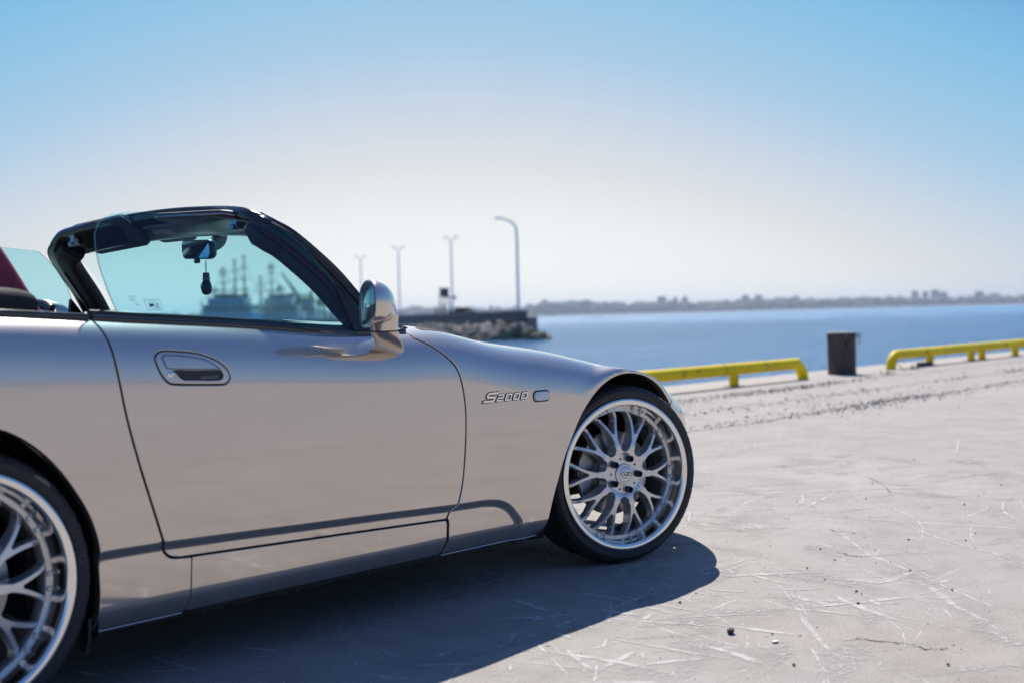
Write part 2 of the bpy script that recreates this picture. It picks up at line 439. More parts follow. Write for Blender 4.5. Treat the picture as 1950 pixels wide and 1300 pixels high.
def cdt(loops, pts):
    V, E = [], []
    for l in loops:
        b = len(V); n = len(l); V += [tuple(p) for p in l]; E += [(b+i, b+(i+1) % n) for i in range(n)]
    V += [tuple(p) for p in pts]
    r = delaunay_2d_cdt([Vector(p) for p in V], E, [], 0, 1e-7)
    ov = np.array([(p.x, p.y) for p in r[0]]); f = np.array([t for t in r[2] if len(t) == 3])
    c = ov[f].mean(1); k = inside(c, loops[0])
    for l in loops[1:]: k &= ~inside(c, l)
    f = f[k]; ar = (ov[f[:, 1], 0]-ov[f[:, 0], 0])*(ov[f[:, 2], 1]-ov[f[:, 0], 1])-(ov[f[:, 2], 0]-ov[f[:, 0], 0])*(ov[f[:, 1], 1]-ov[f[:, 0], 1])
    f[ar < 0] = f[ar < 0][:, ::-1]
    return ov, f, r[3]
def panel(poly, holes=(), gap=.0022, bev=.0022, depth=.016, off=0.0, gx=.014, gz=.0085, step=.009, fine=True, S=surf, SN=surf_n):
    """closed (x, v) outline -> panel with rolled edges; returns verts, faces, normals (right-hand side)"""
    loops = []
    for k, l in enumerate([poly, *holes]):
        P = resample(l, step)
        if (area(P) < 0) == (k == 0): P = P[::-1]           # outline CCW, holes CW
        loops.append(P)
    L0 = [inset(P, gap) for P in loops]; L1 = [inset(P, gap+bev) for P in loops]
    lo = L1[0].min(0); hi = L1[0].max(0)
    vz = np.arange(lo[1], hi[1], gz); gxs = np.arange(lo[0], hi[0], gx)
    G = np.stack(np.meshgrid(gxs, vz), -1); G[1::2, :, 0] += gx/2; G = G.reshape(-1, 2)
    if fine:
        # rows of points that follow the crease, so that its shading runs clean
        G = G[seg_dist(G, RECESS)[0] > .040]
        R_ = resample(np.array(smooth_path([(*p, 0) for p in RECESS], 6))[:, :2], .010, closed=False)
        t = np.gradient(R_, axis=0); t /= np.linalg.norm(t, axis=1)[:, None]; nn_ = np.stack([-t[:, 1], t[:, 0]], 1)
        rows = []
        for o in np.arange(-.038, .0381, .0042):
            q = R_+nn_*o; rows.append(q[seg_dist(q, RECESS)[0] > abs(o)-.0016])
        G = np.concatenate([G]+rows)
        for zc in (.2115, .2145):
            G = np.concatenate([G, np.stack([np.arange(lo[0], hi[0], .012), np.full(len(np.arange(lo[0], hi[0], .012)), zc)], 1)])
    ok = inside(G, L1[0])
    for h in L1[1:]: ok &= ~inside(G, h)
    for l in L1: ok &= seg_dist(G, np.vstack([l, l[:1]]))[0] > .003
    ov, f, _ = cdt(L1, G[ok])
    V = [S(ov[:, 0], ov[:, 1])]; Nn = [SN(ov[:, 0], ov[:, 1])]; V[0] = V[0]+Nn[0]*off
    F = [tuple(t) for t in f]; base = len(ov)
    for l1, l0 in zip(L1, L0):
        n = len(l1); p1 = S(l1[:, 0], l1[:, 1]); nn = SN(l1[:, 0], l1[:, 1]); p0 = S(l0[:, 0], l0[:, 1])
        p1 = p1+nn*off; p0 = p0+nn*off
        T = p0-p1; T -= (T*nn).sum(1)[:, None]*nn; T /= np.maximum(np.linalg.norm(T, axis=1), 1e-9)[:, None]
        q = p1+T*bev
        rings = [(p1, nn), (p1+T*bev*.7-nn*bev*.3, (nn+T)/1.4142), (q-nn*bev, T), (q-nn*depth, T)]
        for r, (P, Q) in enumerate(rings):
            V.append(P); Nn.append(Q)
            if r:
                a = base+(r-1)*n; b = base+r*n
                for i in range(n): F.append((a+i, b+i, b+(i+1) % n, a+(i+1) % n))
        base += 4*n
    return np.vstack(V), F, np.vstack(Nn)
def both(name, data, mat, parent, label=None, pname=None):
    """link the panel on the right-hand side and its mirror image on the left"""
    V, F, Nn = data
    a = link(name, mesh_of(name, V, F, mat, True, Nn), parent)
    V2 = V*[1, -1, 1]; N2 = Nn*[1, -1, 1]
    b = link(name, mesh_of(name, V2, [tuple(reversed(q)) for q in F], mat, True, N2), parent)
    return a, b
def on_body(x, z, off=0.0):
    x = np.atleast_1d(np.asarray(x, float)); z = np.atleast_1d(np.asarray(z, float))
    return surf(x, z)+surf_n(x, z)*off
CAR = empty('convertible_car', (0, 0, 0))
tag(CAR, 'silver two-seat convertible with its roof down parked on the concrete quay', 'car')
BELT_OFF = 0.0
DOOR_R = [(-2.03, .894), (-2.025, .86), (-2.008, .761), (-1.989, .66), (-1.962, .558), (-1.933, .466), (-1.900, .366), (-1.893, .342), (-1.884, .326), (-1.868, .314), (-1.842, .308)]
DOOR_F = [(-.894, .274), (-.877, .304), (-.866, .311), (-.856, .32), (-.838, .379), (-.826, .474), (-.820, .569), (-.823, .634), (-.837, .699), (-.861, .742), (-.905, .780), (-.945, .806), (-.985, .827)]
def smooth_open(pts, n=5): return smooth_path(pts, n)
HX = lambda L: [(a, b) for a, b in L]
SURR = [(-1.904, 0.805), (-1.893, 0.816), (-1.874, 0.819), (-1.831, 0.816), (-1.784, 0.81), (-1.753, 0.801), (-1.72, 0.786), (-1.7, 0.77), (-1.69, 0.755), (-1.692, 0.741), (-1.706, 0.732), (-1.731, 0.732), (-1.787, 0.735), (-1.857, 0.74), (-1.875, 0.748), (-1.888, 0.762), (-1.897, 0.78), (-1.902, 0.794)]
FLAP = [(-1.885, 0.805), (-1.873, 0.81), (-1.847, 0.808), (-1.8, 0.802), (-1.761, 0.794), (-1.739, 0.783), (-1.721, 0.7705), (-1.724, .7695), (-1.786, 0.772), (-1.867, 0.777), (-1.876, 0.782), (-1.881, 0.793)]
CAV = [(-1.854, 0.772), (-1.786, 0.768), (-1.721, 0.766), (-1.713, 0.762), (-1.709, 0.753), (-1.715, 0.744), (-1.738, 0.742), (-1.802, 0.746), (-1.827, 0.748), (-1.841, 0.757), (-1.848, 0.766)]
MAT['handle_grip'] = plain('handle_grip', (.10, .095, .09), .35)
def car_panels():
    P = MAT['paint']
    dr = smooth_open(DOOR_R); df = smooth_open(DOOR_F)
    # ---- door
    xs = np.linspace(-.985, -2.03, 60)
    top = [(x, float(ZT(x))+.006) for x in xs][1:-1]
    df2 = df+[(-.985, float(ZT(-.985))+.006)]
    poly = dr+df2+top+[(-2.03, float(ZT(-2.03))+.006)]
    surr = [(a, b) for a, b in smooth_closed(SURR, 4)]
    door, _ = None, None
    dv = panel(poly, holes=[surr], depth=.020, gap=.0030)
    doors = both('door', dv, P, CAR)
    # handle set into each door
    sv = panel(surr, holes=[smooth_closed(CAV, 4)], gap=.0009, bev=.0010, depth=.006, off=.0005, gx=.008, gz=.005, step=.004, fine=False)
    fv = panel(smooth_closed(FLAP, 4), gap=.0007, bev=.0009, depth=.004, off=.0016, gx=.008, gz=.005, step=.004, fine=False)
    def child2(name, data, mat):
        V, F, Nn = data
        link(name, mesh_of(name, V, F, mat, True, Nn), doors[0])
        link(name, mesh_of(name, V*[1, -1, 1], [tuple(reversed(q)) for q in F], mat, True, Nn*[1, -1, 1]), doors[1])
    child2('handle_surround', sv, P); child2('handle_flap', fv, P)
    # groove round the flap, its shade given by a dark tube
    fl = np.array(smooth_closed(FLAP, 4)); p = on_body(fl[:, 0], fl[:, 1], .0012)
    gr = tube(list(p)+[p[0], p[1]], .0011, 6, caps=False)
    for k, d in enumerate(doors): mk('flap_groove', gr if k == 0 else mirror_y(gr), MAT['black_matte'], d)
    cav = np.array(resample(smooth_closed(CAV, 4), .006)); c = cav.mean(0)
    rings = [on_body(*(c+(cav-c)*k).T, off=-dd) for k, dd in ((1.04, .003), (.99, .014), (.9, .022), (.5, .026), (.08, .027))]
    cup = recalc(loft([list(r) for r in rings], caps=True))
    grip = sweep([tuple(on_body(x, .7505, -.006)[0]) for x in np.linspace(-1.775, -1.722, 8)], rrect(.007, .011, .003), (0, 0, 1))
    bar = sweep([tuple(on_body(x, .761, -.010)[0]) for x in np.linspace(-1.845, -1.783, 8)], rrect(.012, .018, .005), (0, 0, 1))
    for k, d in enumerate(doors):
        g = (lambda q: q if k == 0 else mirror_y(q))
        mk('handle_cavity', g(cup), MAT['black_plastic'], d); mk('handle_grip', g(grip), MAT['handle_grip'], d); mk('handle_hinge', g(bar), MAT['handle_grip'], d)
    ctr = on_body(-1.866, .764, .0)[0]; nn = surf_n(np.array([-1.866]), np.array([.764]))[0]
    lk = lathe([(.0001, -.0042), (.0018, -.0042), (.0019, -.003), (.0056, -.003), (.0072, -.0022), (.0076, .003)], 28, 'y')
    slot = box((0, -.0043, 0), (.0016, .0012, .007), 0)
    mk('door_lock', xf(lk, Matrix.Translation(Vector(ctr))), MAT['chrome'], doors[0]); mk('keyhole', xf(slot, Matrix.Translation(Vector(ctr))), MAT['black_matte'], doors[0])
    # ---- front fender with its lower rear leg
    fa = list(map(tuple, FARCH_S))
    i0 = next(i for i, p in enumerate(fa) if p[1] > .163)
    seam = [(.300, .545), (.335, .585), (.365, .63)]
    ia = next(i for i, p in enumerate(fa) if p[0] > .300)
    fpoly = [(-.889, .163), (-.8825, .205), (-.8835, .262)]+[q for q in df if q[1] > .275]+[(-.985, float(ZT(-.985))+.02), (-.93, float(ZT(-.93))+.06)]
    xs = np.linspace(-.90, .36, 60); fpoly += [(x, float(ZT(x))+.115+.035*math.sin(min(1, (x+.9)/1.2)*math.pi)) for x in xs]
    fpoly += [(.372, .66), (.345, .60), fa[ia]]+fa[i0:ia][::-1]+[(fa[i0][0], .163)]
    both('front_fender', panel(fpoly, depth=.022), P, CAR)
    # ---- sill between the wheels
    bot = [q for q in df if q[1] <= .275][:1]
    spoly = [(-1.808, .163), (-.8955, .163), (-.8895, .205), (-.8905, .262), (-.895, .2735)]+[(x, .274+(.308-.274)*((-.894-x)/(.948))) for x in np.linspace(-.91, -1.80, 30)]+[(-1.806, .3065)]
    both('side_sill', panel(spoly, depth=.018, gap=.0016, bev=.0016), P, CAR)
    # ---- rear quarter with its lower front leg
    ra = list(map(tuple, RARCH_S)); ra = [p for p in ra if p[1] > .17 and p[0] > -2.735]
    qpoly = [(-2.073, .163), (-1.8060, .163), (-1.8045, .3065)]+[q for q in reversed(dr) if q[0] < -1.85]+[(-2.03, float(ZT(-2.03))+.004)]
    qpoly += [(x, float(ZT(x))+.004+.09*float(sstep((-2.15-x)/.22))) for x in np.linspace(-2.06, -3.18, 60)]
    qpoly += [(-3.2, .75), (-3.2, .5), (-2.95, .42), (-2.74, .40)]+[p for p in ra if p[1] > .40 or p[0] > -2.4][::-1]
    both('rear_quarter_panel', panel(qpoly, depth=.022), P, CAR)
    # ---- rear bumper, tail
    bpoly = [(-2.742, .19), (-2.742, .395), (-2.955, .415), (-3.205, .495), (-3.205, .75), (-3.345, .74), (-3.345, .2), (-3.0, .17)]
    both('rear_bumper', panel(bpoly, depth=.02), P, CAR)
    # ---- nose
    fb = [p for p in fa if p[0] > .302 and p[1] > .17]
    npoly = fb[::-1]
    xs = np.concatenate([np.linspace(.372, .70, 30), np.linspace(.71, .782, 14)])
    npoly = [(fa[-1][0], .163), (.782, .2)]+[(x, float(ZT(x))+.10) for x in xs[::-1]]+[(.3715, .66), (.347, .60)]+fb[::1]
    both('front_bumper', panel(npoly, depth=.02), P, CAR)
    def cap(name, x, z0, z1, mat):
        zz = np.linspace(z0, z1, 8); ys = np.linspace(-1, 1, 16)
        w = -surf(np.full(8, x), zz)[:, 1]; sgn = 1 if x > 0 else -1
        V = [(x+sgn*.03*(1-t*t), w[i]*t, zz[i]) for i in range(8) for t in ys]
        F = [(i*16+j, i*16+j+1, (i+1)*16+j+1, (i+1)*16+j) for i in range(7) for j in range(15)]
        if sgn < 0: F = [tuple(reversed(q)) for q in F]
        mk(name, (V, F), mat, CAR)
    cap('nose_panel', .782, .2, float(ZT(.782))+.02, P); cap('tail_panel', -3.345, .2, .83, P)
    # ---- bonnet and boot lid, drawn across between the side panels
    def lid(name, x0, x1, vof, nx, rise, mat, rear=False):
        xs = np.linspace(x0, x1, nx); ts = np.linspace(-1, 1, 41); V = []
        e = surf(xs, np.array([vof(x) for x in xs])); 
        for p in e:
            for t in ts: V.append((p[0]+(0.07*(1-t*t) if not rear else -.05*(1-t*t))*(1 if True else 0), p[1]*-t*.997, p[2]+rise*(1-t*t)**2-.0015))
        F = [(i*41+j, (i+1)*41+j, (i+1)*41+j+1, i*41+j+1) for i in range(nx-1) for j in range(40)]
        g = recalc((V, F)); v, f = g
        if np.mean([np.cross(np.subtract(v[q[1]], v[q[0]]), np.subtract(v[q[2]], v[q[0]]))[2] for q in f]) < 0: f = [tuple(reversed(q)) for q in f]
        mk(name, (v, f), mat, CAR, sharp=60)
    fv_ = lambda x: float(ZT(x))+.118+.035*math.sin(max(0, min(1, (x+.9)/1.2))*math.pi)
    lid('bonnet', -.80, .70, fv_, 60, .012, P)
    lid('boot_lid', -2.62, -3.30, lambda x: float(ZT(x))+.10, 30, .01, P, rear=True)
    # ---- dark inner shell so that shut lines read black
    for zlo, zhi, x0, x1 in ((.172, 9, -2.05, -.44),):
        xs = np.linspace(x0, x1, 120); V = []
        ts = np.linspace(0, 1, 40)
        for x in xs:
            zz = zlo+(float(ZT(x))-.004-zlo)*ts
            p = surf(np.full(40, x), zz); n = surf_n(np.full(40, x), zz); V += list(p-n*.017)
        F = [(i*40+j, (i+1)*40+j, (i+1)*40+j+1, i*40+j+1) for i in range(119) for j in range(39)]
        g = (V, F); mk('inner_shell', g, MAT['black_matte'], CAR); mk('inner_shell', mirror_y(g), MAT['black_matte'], CAR)
    # ---- wheel housings and the floor
    for A, cx in ((FARCH, 0.0), (RARCH, -2.4)):
        pts = [p for p in smooth_path(A, 3)]
        c = np.array((cx, .3)); V = []
        rows = []
        for y, k, dy in ((-.840, 1.012, 0), (-.80, 1.05, 0), (-.60, 1.05, 0), (-.45, 1.02, 0), (-.45, .02, 0)):
            rows.append([(c[0]+(p[0]-c[0])*k, max(y, -float(WID(p[0]))+.03) if y < -.7 else y, c[1]+(p[1]-c[1])*k) for p in pts])
        g = loft(rows, caps=False, closed=False)
        mk('wheel_housing', g, MAT['black_matte'], CAR); mk('wheel_housing', mirror_y(g), MAT['black_matte'], CAR)
    fl = join(box((-1.25, 0, .185), (1.56, 1.50, .03)), box((.1, 0, .20), (1.1, .86, .03)), box((-2.75, 0, .20), (1.0, .86, .03)), box((.52, 0, .2), (.24, 1.34, .03)), box((.42, .0, .30), (.03, 1.57, .26)), box((-3.02, 0, .22), (.5, 1.2, .03)))  # upright board behind the nose added to block sun leaking under the bumper
    mk('underbody', fl, MAT['black_matte'], CAR, smooth=False)
    # pinch seam under the sill with its ragged underside
    rail = []
    for s in (-1, 1):
        V = []; F = []
        xs = np.linspace(-2.06, -.47, 160)
        rr = random.Random(3)
        for i, x in enumerate(xs):
            yb = -surf(np.array([x]), np.array([.1645]))[0, 1]
            j = rr.uniform(-.004, .004)-(.006 if rr.random() < .12 else 0)
            V += [(x, s*(yb-.010), .168), (x, s*(yb-.016), .150+j), (x, s*(yb-.021), .150+j), (x, s*(yb-.05), .18)]
        F = [(i*4+k, (i+1)*4+k, (i+1)*4+k+1, i*4+k+1) for i in range(159) for k in range(3)]
        mk('sill_seam', recalc((V, F)), MAT['black_plastic'], CAR, smooth=False)
        # bright lower lips
        for a, b in ((-2.06, -1.815), (-.885, -.45)):
            pts = [tuple(surf(np.array([x]), np.array([.1625]))[0]*[1, -s, 1]-np.array([0, 0, .001])) for x in np.linspace(a, b, 20)]
            mk('sill_lip', tube(pts, .0028, 8), P, CAR)
        flap = sweep([(-2.078, s*-.80, .20), (-2.080, s*-.80, .15), (-2.086, s*-.795, .122)], rrect(.055, .012, .004), (1, 0, 0))
        mk('mud_flap', flap, MAT['black_plastic'], CAR)
    # dark cowl opening beside the rear corner of the bonnet
    def patch(g):
        xs = np.linspace(-.90, -.70, 16); V = []
        for i, x in enumerate(xs):
            t = i/15; a = .030+.030*t; b_ = .078-.012*t
            for k in range(5):
                v = float(ZT(x))+a+(b_-a)*k/4*math.sin(math.pi*min(1, t*1.0+.12))**.5
                p = surf(np.array([x]), np.array([v]))[0]+surf_n(np.array([x]), np.array([v]))[0]*.0012; V.append(tuple(p))
        F = [(i*5+j, (i+1)*5+j, (i+1)*5+j+1, i*5+j+1) for i in range(15) for j in range(4)]
        mk('cowl_grille', g((V, F)), MAT['black_matte'], CAR)
    patch(lambda q: q); patch(mirror_y)
    return doors
DOORS = car_panels()
# ------------------------------------------------------------------ wheels  (local: axle along y, outside face towards -y)
RT, RL = .316, .2677
def wheel_meshes():
    R = {}
    # tyre with grooved tread
    n = 288; prof = [(.252, .010), (.262, .0035), (.269, .0005), (.276, -.0035), (.283, -.0055), (.290, -.0050), (.2935, -.0052), (.2940, -.0040), (.300, -.001), (.3065, .006), (.3115, .016), (.3135, .024),
                     (.3145, .040), (.3148, .056), (.3085, .058), (.3085, .066), (.315, .068), (.3158, .098), (.309, .100), (.309, .108), (.316, .110), (.3158, .140), (.309, .142), (.309, .150), (.315, .152), (.3145, .182), (.312, .197), (.305, .208), (.29, .213), (.252, .205)]
    V, F = lathe(prof, n, 'y')
    m = len(prof); V = [list(v) for v in V]
    def low(i, k, dr, tw=0):
        j = (i+tw) % n
        t = 2*math.pi*i/n; v = V[i*m+k]; r = math.hypot(v[0], v[2]); s = (r-dr)/r; v[0] *= s; v[2] *= s
    for i in range(n):
        for k in (9, 10, 11, 12):
            if i % 6 == (k//3) % 6: low(i, k, .0050 if k > 9 else .003)
        for k in (16, 17):
            if (i+k) % 6 == 3: low(i, k, .004)
        for k in (20, 21):
            if (i+2*k) % 6 == 1: low(i, k, .004)
        for k in (24, 25, 26):
            if i % 6 == 4: low(i, k, .005)
    R['tyre'] = mesh_of('tyre', V, [tuple(q) for q in F], MAT['tyre'], True, sharp_angle=50)
    # raised maker's name on the sidewall
    def sidewall_text(body, a0, size, r):
        out = []; da = size*1.0/r
        for i, ch in enumerate(body):
            g = text_geo(ch, size*1.25, .0007); a = a0-(i-(len(body)-1)/2)*da
            v, f = g; W2 = []
            for p in v:
                rr = r+p[1]; aa = a-p[0]/r
                yy = float(np.interp(rr, [.269, .276, .283, .290, .2935, .30], [.0005, -.0035, -.0055, -.005, -.0052, -.001]))
                W2.append((rr*math.cos(aa), yy-.0006+(p[2]*-1), rr*math.sin(aa)))
            out.append(recalc((W2, f)))
        return join(*out)
    m1, nt, N, L, b = new_mat('raised_letters'); setp(b, color=(.045, .045, .047), rough=.45); MAT['raised'] = m1
    tx = sidewall_text('KUMHO', rad(17), .024, .284)
    R['sidewall_lettering'] = mesh_of('sidewall_lettering', tx[0], tx[1], m1, False)
    # polished lip and barrel
    prof = [(.2540, .016), (.2610, .006), (.2655, .0008), (.2677, -.0012), (.2672, -.0040), (.2645, -.0058), (.2600, -.0060), (.2520, -.0052), (.2475, -.0036), (.2450, .0005), (.2435, .006),
            (.2425, .016), (.2400, .028), (.2385, .036), (.2350, .0405), (.2330, .046), (.2325, .052)]
    R['rim_lip'] = mesh_of('rim_lip', *lathe(prof, 160, 'y'), MAT['polished'], True, sharp_angle=40)
    prof = [(.2330, .049), (.2220, .0505), (.2215, .056), (.2260, .10), (.2320, .19), (.2500, .2)]
    R['rim_barrel'] = mesh_of('rim_barrel', *lathe(prof, 120, 'y'), MAT['wheel_silver'], True, sharp_angle=30)
    # ten forked spokes: plate with twenty windows
    def pol(r, a): return (r*math.cos(a), r*math.sin(a))
    def arm_off(r):   # angular offset of an arm's centre line
        return rad(10.6)*float(np.clip((r-.118)/(.2205-.118), 0, 1))**.92
    def hw(r): return float(np.interp(r, [.08, .10, .125, .15, .19, .2205], [.0155, .0125, .0078, .0062, .0056, .0068]))
    pitch = rad(36); wins = []
    for k in range(10):
        a0 = k*pitch; mid = a0+pitch/2
        # rounded window between two neighbouring spokes
        rs = np.linspace(.101, .2205, 15)
        left = [pol(r, a0+arm_off(r)+math.asin((hw(r) if r > .118 else hw(r))/r)) for r in rs]
        right = [pol(r, a0+pitch-arm_off(r)-math.asin(hw(r)/r)) for r in rs]
        wl = np.array(left[0]); wr = np.array(right[0]); c = (wl+wr)/2; half = np.linalg.norm(wr-wl)/2
        inn = np.array(pol(1, mid)); sd = (wr-wl)/(2*half)
        arc = [tuple(c+sd*half*math.cos(t)-inn*half*.95*math.sin(t)) for t in np.linspace(0, math.pi, 11)][1:-1]
        wins.append(right[::-1]+arc[0:]+left if False else left[::-1]+arc[::-1]+right)
        # narrow window inside the fork
        rs = np.linspace(.150, .2205, 9); L2, R2 = [], []
        for r in rs:
            w = arm_off(r)-math.asin(hw(r)/r); w = max(w, rad(.55))
            L2.append(pol(r, a0-w)); R2.append(pol(r, a0+w))
        wins.append(L2[::-1]+R2)
    def depth(r, th=0): return np.interp(r, [0, .040, .046, .070, .078, .10, .15, .197, .2135, .2200, .24], [.016, .016, .0155, .0155, .011, .0085, .016, .027, .038, .0475, .0485])
    loops0 = [np.array(resample([pol(.2335, t) for t in np.linspace(0, 2*math.pi, 180)[:-1]], .008))]
    front = []; back = []
    for w in wins:
        P = resample(w, .006)
        if area(P) > 0: P = P[::-1]
        front.append(inset(P, .0016)); back.append(P)      # front edge sits back from the window
    G = np.array([pol(r, t+r*40) for r in np.arange(.006, .23, .006) for t in np.linspace(0, 2*math.pi, max(8, int(2*math.pi*r/.0065)), endpoint=False)])
    ok = np.ones(len(G), bool)
    for l in front: ok &= ~inside(G, l)
    for l in front+loops0: ok &= seg_dist(G, np.vstack([l, l[:1]]))[0] > .0022
    ov, f, _ = cdt(loops0+front, G[ok])
    V = [(p[0], float(depth(math.hypot(*p))), p[1]) for p in ov]; F = [tuple(t) for t in f]
    base = len(V)
    for l1, l0 in zip(front, back):
        n = len(l1); d = [float(depth(math.hypot(*p))) for p in l1]
        inn = inset(l0, -.0022)
        r0 = [(p[0], dd, p[1]) for p, dd in zip(l1, d)]
        r1 = [(p[0], dd+.0018, p[1]) for p, dd in zip(l0, d)]
        r2 = [(p[0], max(dd+.030, .056), p[1]) for p, dd in zip(inn, d)]
        for r in (r0, r1, r2): V += r
        for a, b in ((0, n), (n, 2*n)):
            for i in range(n): F.append((base+a+i, base+b+i, base+b+(i+1) % n, base+a+(i+1) % n))
        base += 3*n
    g = recalc((V, F)); v, f = g
    ar = sum(np.cross(np.subtract(v[q[1]], v[q[0]]), np.subtract(v[q[2]], v[q[0]]))[1] for q in f[:len(F)//3])
    if ar > 0: f = [tuple(reversed(q)) for q in f]
    R['wheel'] = mesh_of('wheel', v, f, MAT['wheel_silver'], True, sharp_angle=38)
    # small parts
    R['rivet'] = mesh_of('rivet', *lathe([(.0001, -.0040), (.0022, -.0040), (.0026, -.0066), (.0046, -.0066), (.0054, -.0052), (.0054, -.0018), (.0064, -.0012), (.0066, .002)], 14, 'y'), MAT['bolt'], True)
    R['lug_nut'] = mesh_of('lug_nut', *lathe([(.0001, .004), (.0058, .004), (.0062, -.012), (.0080, -.0135), (.0108, -.0125), (.0116, -.010), (.0120, .008), (.0140, .010)], 24, 'y'), MAT['nut_black'], True)
    R['centre_cap'] = mesh_of('centre_cap', *lathe([(.0001, .0095), (.026, .0098), (.0275, .0105), (.0285, .0120), (.0295, .0098), (.034, .0095), (.037, .011), (.038, .018)], 48, 'y'), MAT['wheel_silver'], True)
    ml, nt, N, L, b = new_mat('cap_lettering'); setp(b, color=(.16, .12, .06), rough=.4)
    def flat(g, y): v, f = g; return recalc(([(p[0], y-p[2], p[1]) for p in v], f))
    # letters: an oblong O and a slashed Z, small line below
    def ring(w, h, t, cx):
        o = rrect(w, h, h*.49, 6); i = rrect(w-2*t, h-2*t, (h-2*t)*.49, 6); n = len(o)
        V = [(cx+a, b, 0) for a, b in o]+[(cx+a, b, 0) for a, b in i]+[(cx+a, b, .0006) for a, b in o]+[(cx+a, b, .0006) for a, b in i]
        F = []
        for k in range(n):
            l = (k+1) % n; F += [(2*n+k, 2*n+l, 3*n+l, 3*n+k), (k, l, 2*n+l, 2*n+k)]
        return V, F
    def bar(pts):
        n = len(pts); return [(a, b, 0) for a, b in pts]+[(a, b, .0006) for a, b in pts], [tuple(range(n, 2*n))]+[(k, (k+1) % n, n+(k+1) % n, n+k) for k in range(n)]
    zlet = bar([(.004, .0075), (.021, .0075), (.021, .0055), (.010, -.0035), (.021, -.0035), (.021, -.0062), (.0035, -.0062), (.0035, -.0042), (.0145, .0048), (.004, .0048)])
    sm = shift(text_geo('RACING', .0062, .0003), (0, -.0135, 0))
    let = join(flat(ring(.022, .0135, .0026, -.0095), .0094), flat(zlet, .0094), flat(sm, .0094))
    R['cap_lettering'] = mesh_of('cap_lettering', let[0], let[1], ml, False)
    R['valve_cap'] = mesh_of('valve_cap', *lathe([(.0001, -.012), (.0035, -.012), (.0038, .0)], 12, 'y'), MAT['bolt'], True)
    R['hub_hole'] = mesh_of('hub_hole', *lathe([(.0001, -.0006), (.0035, -.0006), (.0042, .0004)], 12, 'y'), MAT['black_matte'], True)
    # brake
    R['brake_disc'] = mesh_of('brake_disc', *lathe([(.045, .070), (.082, .070), (.084, .082), (.148, .083), (.150, .085), (.150, .105), (.08, .107)], 72, 'y'), MAT['disc'], True, sharp_angle=30)
    ring = []
    for t in np.linspace(rad(150), rad(214), 14):
        c, s = math.cos(t), math.sin(t)
        sec = [(.098, .066), (.110, .060), (.150, .060), (.164, .068), (.166, .115), (.10, .118)]
        ring.append([(r*c, y, r*s) for r, y in sec])
    R['brake_caliper'] = mesh_of('brake_caliper', *recalc(join(loft(ring), xf(lathe([(.0001, -.006), (.016, -.006), (.018, .0), (.018, .02)], 24, 'y'), Matrix.Translation((.132*math.cos(rad(172)), .060, .132*math.sin(rad(172))))), xf(lathe([(.0001, -.006), (.016, -.006), (.018, .0), (.018, .02)], 24, 'y'), Matrix.Translation((.132*math.cos(rad(195)), .060, .132*math.sin(rad(195))))))), MAT['caliper'], True, sharp_angle=40)
    return R
WM = wheel_meshes()
def place_wheel(x, y, steer, spin, flip=False):
    w = link('wheel', WM['wheel'], CAR, (x, y, RT), (0, 0, steer+(math.pi if flip else 0)))
    sp = Matrix.Rotation(-spin, 4, 'Y')
    def sub(name, loc=(0, 0, 0), ang=0.0):
        o = link(name, WM[name], w); o.matrix_local = Matrix.Rotation(-ang, 4, 'Y') @ Matrix.Translation(loc); return o
    # bake the spin into child placement; the spoke plate itself turns with its mesh data
    w.matrix_local = Matrix.Translation((x, y, RT)) @ Matrix.Rotation(steer+(math.pi if flip else 0), 4, 'Z') @ sp
    sub('tyre'); sub('rim_lip'); sub('rim_barrel')
    sub('sidewall_lettering', ang=-spin); sub('sidewall_lettering', ang=-spin+math.pi)
    for k in range(10):
        for s in (-1, 1): sub('rivet', (.2272, .0470, 0), rad(36*k+4.3*s))
    for k in range(5): sub('lug_nut', (.057, .010, 0), rad(72*k))
    for k in range(5): sub('hub_hole', (.056, .0152, 0), rad(72*k+36))
    sub('centre_cap'); sub('cap_lettering'); sub('valve_cap', (.214, .040, 0), rad(36*3+10))
    bd = link('brake_disc', WM['brake_disc'], CAR); bd.matrix_local = Matrix.Translation((x, y, RT)) @ Matrix.Rotation(steer+(math.pi if flip else 0), 4, 'Z')
    bc = link('brake_caliper', WM['brake_caliper'], CAR); bc.matrix_local = bd.matrix_local.copy()
    return w
place_wheel(0, -.8615, rad(-18.0), rad(-3))
place_wheel(-2.4, -.8645, 0, rad(-3))
place_wheel(0, .8615, rad(-17.0), rad(20), True)
place_wheel(-2.4, .8645, 0, rad(40), True)
